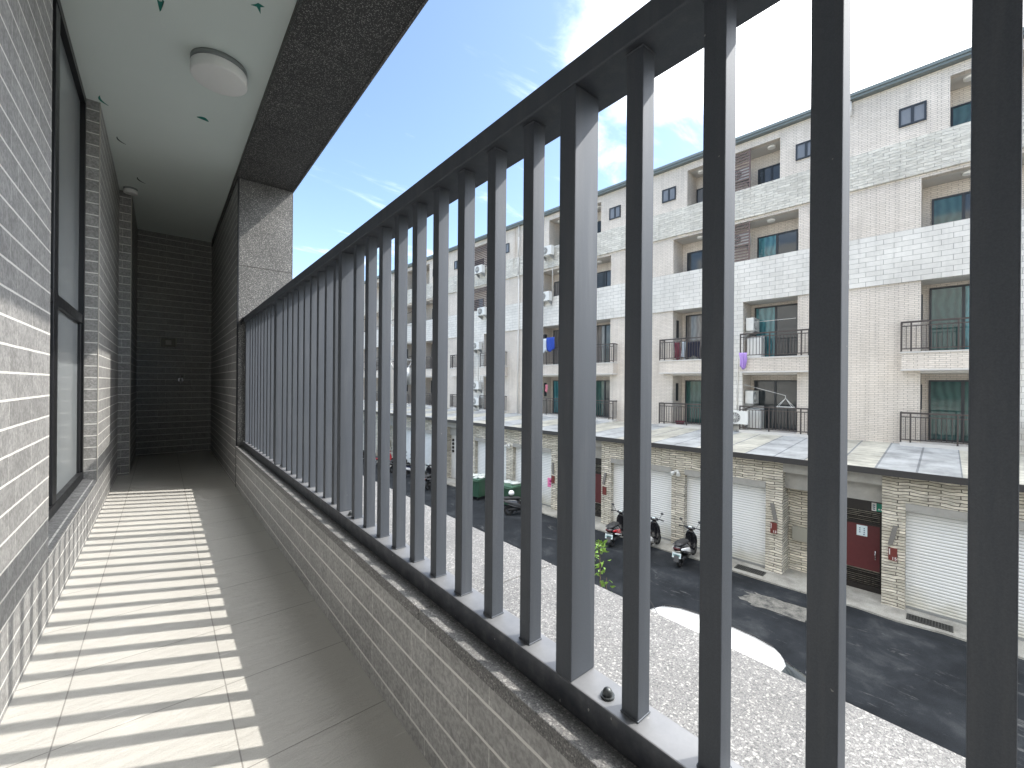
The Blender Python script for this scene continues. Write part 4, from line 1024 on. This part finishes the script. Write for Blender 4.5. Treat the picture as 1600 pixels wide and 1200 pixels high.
    for sg in (-1, 1): m.tube([(0.92, sg * 0.13, 1.01), (0.88, sg * 0.25, 1.02), (0.84, sg * 0.36, 1.01)], 0.017); m.cyl((0.93, sg * 0.2, 1.02), (0.90, sg * 0.37, 1.03), 0.007, None, 6)
    m.build('handlebar', 'black_plastic', g)
    if mirrors:
        for sg in (-1, 1):
            m = MB(); m.tube([(0.90, sg * 0.19, 1.03), (0.90, sg * 0.24, 1.13), (0.88, sg * 0.29, 1.21)], 0.007); m.blob((0.875, sg * 0.30, 1.245), 0.018, 0.058, 0.042); m.build('mirror', 'dark_grey_plastic', g)
    MB().prism([(-0.28, 0.52), (-0.25, 0.54), (-0.33, 0.26), (-0.36, 0.27)], 'y', -0.075, 0.075).build('mudguard', 'dark_grey_plastic', g)
    if plate_on:
        pr_ = MB().prism([(-0.318, 0.375), (-0.31, 0.375), (-0.275, 0.525), (-0.283, 0.525)], 'y', -0.135, 0.135); pt_ = pr_.build('licence_plate', 'plate', g)
        m = MB()
        for i, y in enumerate((-0.10, -0.065, -0.03, 0.02, 0.055, 0.09)):
            m.prism([(-0.3115, 0.415), (-0.3095, 0.415), (-0.2955, 0.475), (-0.2975, 0.475)], 'y', y, y + 0.02)
        m.build('plate_print', 'plate_ink', pt_)
    # leaning stand
    MB().cyl((0.42, 0.10, 0.28), (0.40, 0.24, 0.01), 0.012, None, 8).build('side_stand', 'dark_grey_plastic', g)
    return g
def at(n, s): return W(n, s, 0.0)
scooter('red and white scooter with black seat parked before a white shutter', at(-6.66, 8.15), FA + R(12), 'black_gloss', 'red_gloss', 'white_gloss')
scooter('black scooter with white side panels and tall mirrors in the middle of three', at(-6.52, 7.05), FA + R(4), 'black_gloss', 'white_gloss', 'black_gloss')
scooter('black scooter with white side stripe and pale number plate, rightmost of three', at(-6.50, 5.78), FA + R(4), 'black_gloss', 'white_gloss', 'black_gloss')
scooter('black scooter mostly hidden behind an upright near the right shutter', at(-6.42, 4.84), FA + R(6), 'black_gloss', 'black_gloss', 'dark_grey_plastic', mirrors=True)
sc = scooter('dark scooter with a white helmet parked in front of the green bins', at(-6.87, 13.18), FA + R(-28), 'black_gloss', 'dark_grey_plastic', 'dark_grey_plastic')
c_ = at(-6.87, 13.18); q = Matrix.Rotation(FA + R(-28), 4, 'Z') @ Vector((0.10, 0.0, 0.955))
hm = thing('helmet', 'white open-face helmet resting on the scooter seat by the bins', 'helmet', c_ + q, FA + R(-28))
m = MB(); m.blob((0, 0, 0), 0.13, 0.115, 0.125, 18, 12); m.build('shell', 'white_gloss', hm)
MB().torus((0, 0, -0.055), (0, 0, 1), 0.115, 0.012, 20, 6).build('rim', 'black_plastic', hm)
far = [(19.2, -7.1, 20, 'black_gloss', 'dark_grey_plastic', 'black scooter parked across from the far meter cabinet'), (20.1, -6.9, 35, 'black_gloss', 'black_gloss', 'black scooter just left of the one by the far shutter'),
       (22.6, -6.6, 15, 'blue_gloss', 'white_gloss', 'dark blue scooter by the yellow striped post'), (24.4, -6.4, 10, 'black_gloss', 'dark_grey_plastic', 'small black scooter in the far gap of the railing'),
       (26.4, -6.3, 20, 'red_gloss', 'black_gloss', 'red and black scooter far down the street'), (29.5, -6.3, 10, 'black_gloss', 'black_gloss', 'farthest black scooter visible down the street')]
for s, n, a, bo, pa_, lab in far: scooter(lab, at(n, s), FA + R(a), bo, pa_, 'dark_grey_plastic', False)

# white car parked on this side
cr_ = thing('parked_car', 'white car parked below the balcony with only its roof showing', 'car', Vector((7.22, 2.80, 0)), R(93))
def car():
    g = cr_                                     # local +x is the tail, nose at -x (towards the viewer's right)
    def sec(x, z0, z1, hw_, tw, p=3.2):
        r = []
        for i in range(24):
            t_ = 2 * math.pi * i / 24; c, q = math.cos(t_), math.sin(t_)
            zz_ = (z0 + z1) / 2 + (z1 - z0) / 2 * math.copysign(abs(q) ** (2 / p), q)
            k = hw_ + (tw - hw_) * max(0, (zz_ - (z0 + z1) / 2) / ((z1 - z0) / 2))
            r.append((x, k * math.copysign(abs(c) ** (2 / p), c), zz_))
        return r
    b = MB(); b.loft([sec(-2.25, 0.32, 0.66, 0.70, 0.66), sec(-2.10, 0.24, 0.78, 0.84, 0.76), sec(-1.5, 0.20, 0.90, 0.89, 0.80), sec(-0.9, 0.20, 0.96, 0.90, 0.82), sec(0.5, 0.20, 0.98, 0.90, 0.83), sec(1.5, 0.22, 1.0, 0.89, 0.80), sec(1.95, 0.28, 0.96, 0.82, 0.74), sec(2.08, 0.36, 0.86, 0.74, 0.68)])
    b.build('body', 'white_gloss', g)
    c = MB(); c.loft([sec(-1.02, 0.90, 0.97, 0.72, 0.60), sec(-0.35, 0.90, 1.40, 0.75, 0.54), sec(0.15, 0.90, 1.455, 0.75, 0.55), sec(1.2, 0.90, 1.44, 0.75, 0.54), sec(1.75, 0.90, 1.22, 0.72, 0.52), sec(1.92, 0.90, 1.0, 0.68, 0.52)])
    c.build('window', 'glass_dark', g)
    rf = []
    for x, z, hw_ in ((-0.52, 1.345, 0.36), (-0.47, 1.37, 0.46), (-0.40, 1.40, 0.53), (-0.30, 1.436, 0.575), (0.0, 1.472, 0.605), (0.4, 1.485, 0.615), (0.9, 1.478, 0.61), (1.3, 1.45, 0.60), (1.62, 1.385, 0.56), (1.74, 1.33, 0.48)):
        r = []
        for i in range(17):
            t_ = i / 8 - 1; r.append((x, hw_ * t_, z - 0.035 * abs(t_) ** 3 * 2))
        for i in range(17):
            t_ = 1 - i / 8; r.append((x, hw_ * 0.985 * t_, z - 0.035 * abs(t_) ** 3 * 2 - 0.05))
        rf.append(r)
    MB().loft(rf).build('roof', 'white_gloss', g)
    for sg in (-1, 1):
        MB().tube([(-0.30, sg * 0.50, 1.425), (0.0, sg * 0.53, 1.458), (0.4, sg * 0.54, 1.468), (0.9, sg * 0.535, 1.462), (1.3, sg * 0.525, 1.436), (1.62, sg * 0.49, 1.368)], 0.011, 6).build('roof_channel', 'black_plastic', g)
    MB().cyl((1.45, 0, 1.41), (1.62, 0, 1.62), 0.008, 0.004, 6).build('aerial', 'black_plastic', g)
    for sg in (-1, 1):
        for x in (-1.38, 1.28):
            w_ = MB().torus((x, sg * 0.80, 0.31), (0, 1, 0), 0.22, 0.09, 28, 10).build('wheel', 'rubber', g)
            MB().cyl((x, sg * 0.78, 0.31), (x, sg * 0.865, 0.31), 0.15, 0.15, 16).build('rim', 'galv', w_)
        MB().oval([(-2.20, sg * 0.55, 0.66, 0.14, 0.05), (-1.98, sg * 0.66, 0.74, 0.10, 0.06)], 10).build('headlight', 'plate', g)
        MB().blob((-0.72, sg * 0.97, 0.98), 0.07, 0.09, 0.06).build('side_mirror', 'white_gloss', g)
car()

# ================================================================ BINS
def bin_(label, loc, rz):
    g = thing('rubbish_bin', label, 'rubbish bin', loc, rz, 'green wheeled bins by the shutters')
    def ring(z, a, b): return [(-a, -b, z), (a, -b, z), (a, b, z), (-a, b, z)]
    m = MB(); m.loft([ring(0.16, 0.34, 0.38), ring(0.9, 0.42, 0.455), ring(1.02, 0.43, 0.465)]); 
    m.sm = [False] * len(m.sm); m.build('body', 'bin_green', g, 0.015)
    m = MB(); m.loft([ring(0.965, 0.475, 0.51), ring(1.05, 0.485, 0.52), ring(1.085, 0.44, 0.48)]); m.sm = [False] * len(m.sm); m.build('lid', 'bin_lid', g, 0.01)
    for x, y in ((-0.26, -0.30), (0.26, -0.30), (-0.26, 0.30), (0.26, 0.30)):
        w_ = MB().torus((x, y, 0.085), (0, 1, 0), 0.055, 0.03, 18, 8); w_.cyl((x, y - 0.02, 0.085), (x, y + 0.02, 0.085), 0.035); w_.box(x - 0.03, x + 0.03, y - 0.05, y + 0.05, 0.11, 0.165); w_.build('castor', 'rubber', g)
    m = MB(); m.cyl((-0.52, -0.42, 0.98), (-0.52, 0.42, 0.98), 0.02).cyl((-0.52, -0.42, 0.98), (-0.46, -0.42, 1.0), 0.02).cyl((-0.52, 0.42, 0.98), (-0.46, 0.42, 1.0), 0.02); m.build('handle', 'bin_lid', g)
    lb = MB().prism([(-0.3785, 0.42), (-0.370, 0.42), (-0.412, 0.82), (-0.4205, 0.82)], 'y', 0.06, 0.32).build('warning_label', 'label_red', g)
    m = MB()
    for z, a in ((0.72, 0.12), (0.60, 0.12), (0.48, 0.16)):
        x = -0.3785 - (z - 0.42) * 0.108; m.prism([(x - 0.004, z), (x + 0.004, z), (x - 0.004, z + 0.06), (x - 0.012, z + 0.06)], 'y', a, 0.38 - a)
    m.build('label_print', 'paper_white', lb)
    return g
b1 = bin_('green wheeled bin with red label, farther of the two', at(-6.15, 16.2), FA + R(8))
b2 = bin_('green wheeled bin behind the scooter with the helmet, nearer of the two', at(-5.95, 14.05), FA + R(4))
def bag(label, loc, rx, ry, rz_, seed):
    o = MB()
    q_ = random.Random(seed)
    for i in range(5): o.blob((q_.uniform(-0.55, 0.55) * rx, (i - 2) * 0.36 * ry, q_.uniform(-0.02, 0.05)), rx * q_.uniform(0.42, 0.62), ry * q_.uniform(0.32, 0.5), rz_ * q_.uniform(0.8, 1.5), 16, 10, 0.16, seed + i)
    o = o.build('rubbish_bag', 'bag_white'); o.location = loc; tag(o, label, 'rubbish bag', 'white bags on the bins')
bag('white rubbish bags heaped on the farther green bin', at(-6.12, 16.15) + Vector((0, 0, 1.105)), 0.40, 0.46, 0.055, 3)
bag('white rubbish bag lying on the nearer green bin', at(-5.95, 14.1) + Vector((0, 0, 1.105)), 0.40, 0.44, 0.05, 5)
g = thing('striped_post', 'yellow and black striped guard post by the far shutters', 'post', at(-5.4, 22.6))
m = MB(); m.cyl((0, 0, 0), (0, 0, 1.9), 0.16, 0.16, 18); m.build('post', 'tape_yellow', g)
for i in range(5):
    m = MB(); z = 0.15 + i * 0.36
    rings = [[(0.163 * math.cos(2 * math.pi * j / 18), 0.163 * math.sin(2 * math.pi * j / 18), z + h + 0.12 * math.sin(2 * math.pi * j / 18)) for j in range(18)] for h in (0, 0.16)]
    m.loft(rings, False); m.build('stripe', 'gutter_black', g)

# ================================================================ POLE, FAR BUILDING, SHRUB
g = thing('utility_pole', 'concrete utility pole with transformer and crossarms far down the street', 'utility pole', at(-7.4, 21.8))
MB().cyl((0, 0, 0), (0, 0, 9.6), 0.19, 0.12, 16).build('pole', 'pole_concrete', g)
for z in (7.0, 8.0, 9.0):
    m = MB(); m.box(-0.9, 0.9, -0.24, -0.16, z, z + 0.1); m.build('crossarm', 'galv', g)
    for x in (-0.75, -0.3, 0.3, 0.75): MB().cyl((x, -0.2, z + 0.1), (x, -0.2, z + 0.32), 0.05, 0.035, 10).build('insulator', 'dark_grey_plastic', g)
MB().cyl((0.45, 0, 5.6), (0.45, 0, 6.6), 0.27, 0.27, 18).build('transformer', 'galv', g)
m = MB(); m.cyl((0.7, -0.2, 7.0), (0.1, -0.05, 5.9), 0.03).cyl((-0.7, -0.2, 7.0), (-0.1, -0.05, 5.9), 0.03); m.build('brace', 'galv', g)
base = at(-7.4, 21.8)
for j, (x, z) in enumerate(((-0.75, 7.3), (0.75, 7.3), (-0.75, 9.9), (0.75, 9.9))):
    a = base + Vector((x, -0.2, z)); b = base + FD * 34 + FN * (0.6 * (j % 2)) + Vector((x, 0, z + 0.3))
    path = [a.lerp(b, i / 12) - Vector((0, 0, 1.1 * 4 * (i / 12) * (1 - i / 12))) for i in range(13)]
    wv = MB().tube([p - base for p in path], 0.014, 6).build('wire', 'rubber', g)

fb = thing('distant_building', 'plain white block closing the far end of the street', 'building', W(-4.5, 58, 0), FA)
MB().box(-8, 14, 0, 14, 0, 14.6).build('wall', 'far_white', fb)
MB().box(-8.2, 14.2, -0.25, 14.2, 14.603, 14.9).build('roof', 'roof_trim', fb)
for i in range(4):
    for j in range(4):
        w_ = MB().box(-6.6 + i * 3.2, -5.1 + i * 3.2, -0.06, -0.001, 2.0 + j * 3.1, 3.4 + j * 3.1).build('window', 'frame_dark', fb)
        MB().box(-6.52 + i * 3.2, -5.18 + i * 3.2, -0.066, -0.061, 2.08 + j * 3.1, 3.32 + j * 3.1).build('pane', 'glass_dark', w_)

tr = thing('young_tree', 'young tree whose light green shoots rise just past the granite ledge', 'tree', (1.92, 1.42, 0))
q = random.Random(11)
tk = MB(); tk.cyl((0, 0, 0), (0.03, 0.02, 1.6), 0.06, 0.045, 10).cyl((0.03, 0.02, 1.6), (0.0, 0.0, 3.4), 0.045, 0.026, 10).cyl((0, 0, 3.4), (-0.10, -0.01, 4.45), 0.026, 0.012, 8)
lf = MB(); lf.smooth = True
def leaf(m, c, L, q):
    d = Vector((q.gauss(0, 1), q.gauss(0, 1), q.gauss(0.1, 0.7))).normalized(); sd_ = d.orthogonal().normalized(); sd_ = (Matrix.Rotation(q.uniform(0, 6.28), 4, d) @ sd_)
    nrm = d.cross(sd_) * L * 0.12; c = Vector(c); w_ = L * 0.26
    m.add([c, c + d * L * 0.45 + sd_ * w_ + nrm, c + d * L - nrm * 0.5, c + d * L * 0.45 - sd_ * w_ + nrm], [(0, 1, 2), (0, 2, 3)])
for i in range(18):
    a = q.uniform(0, 6.28); r_ = q.uniform(0.15, 0.5); p = (r_ * math.cos(a), r_ * math.sin(a), q.uniform(2.7, 4.0))
    z0_ = q.uniform(1.9, 3.2); mid = (p[0] * 0.5, p[1] * 0.5, (z0_ + p[2]) / 2 + 0.08)
    tk.cyl((0.01, 0.01, z0_), mid, 0.016, 0.010, 6).cyl(mid, p, 0.010, 0.004, 6)
    for i in range(80): leaf(lf, (p[0] + q.gauss(0, 0.12), p[1] + q.gauss(0, 0.12), p[2] + q.gauss(0, 0.12) - 0.05), q.uniform(0.04, 0.08), q)
# upright shoots that clear the ledge
for (px_, py_, z_, nl) in ((-0.125, -0.005, 4.87, 46), (-0.10, -0.035, 4.675, 18), (-0.16, 0.02, 4.80, 26)):
    p0 = Vector((-0.10, -0.01, 4.2)); p1 = Vector((px_, py_, z_)); tk.cyl(p0, p1, 0.006, 0.002, 6)
    for i in range(nl):
        t_ = 1 - abs(q.gauss(0, 0.13)); c = p0.lerp(p1, min(1, t_)); leaf(lf, c + Vector((q.gauss(0, 0.016), q.gauss(0, 0.016), q.gauss(0, 0.012))), q.uniform(0.022, 0.040), q)
tk.build('trunk', 'bark', tr); lf.build('crown', 'leaf_green', tr)
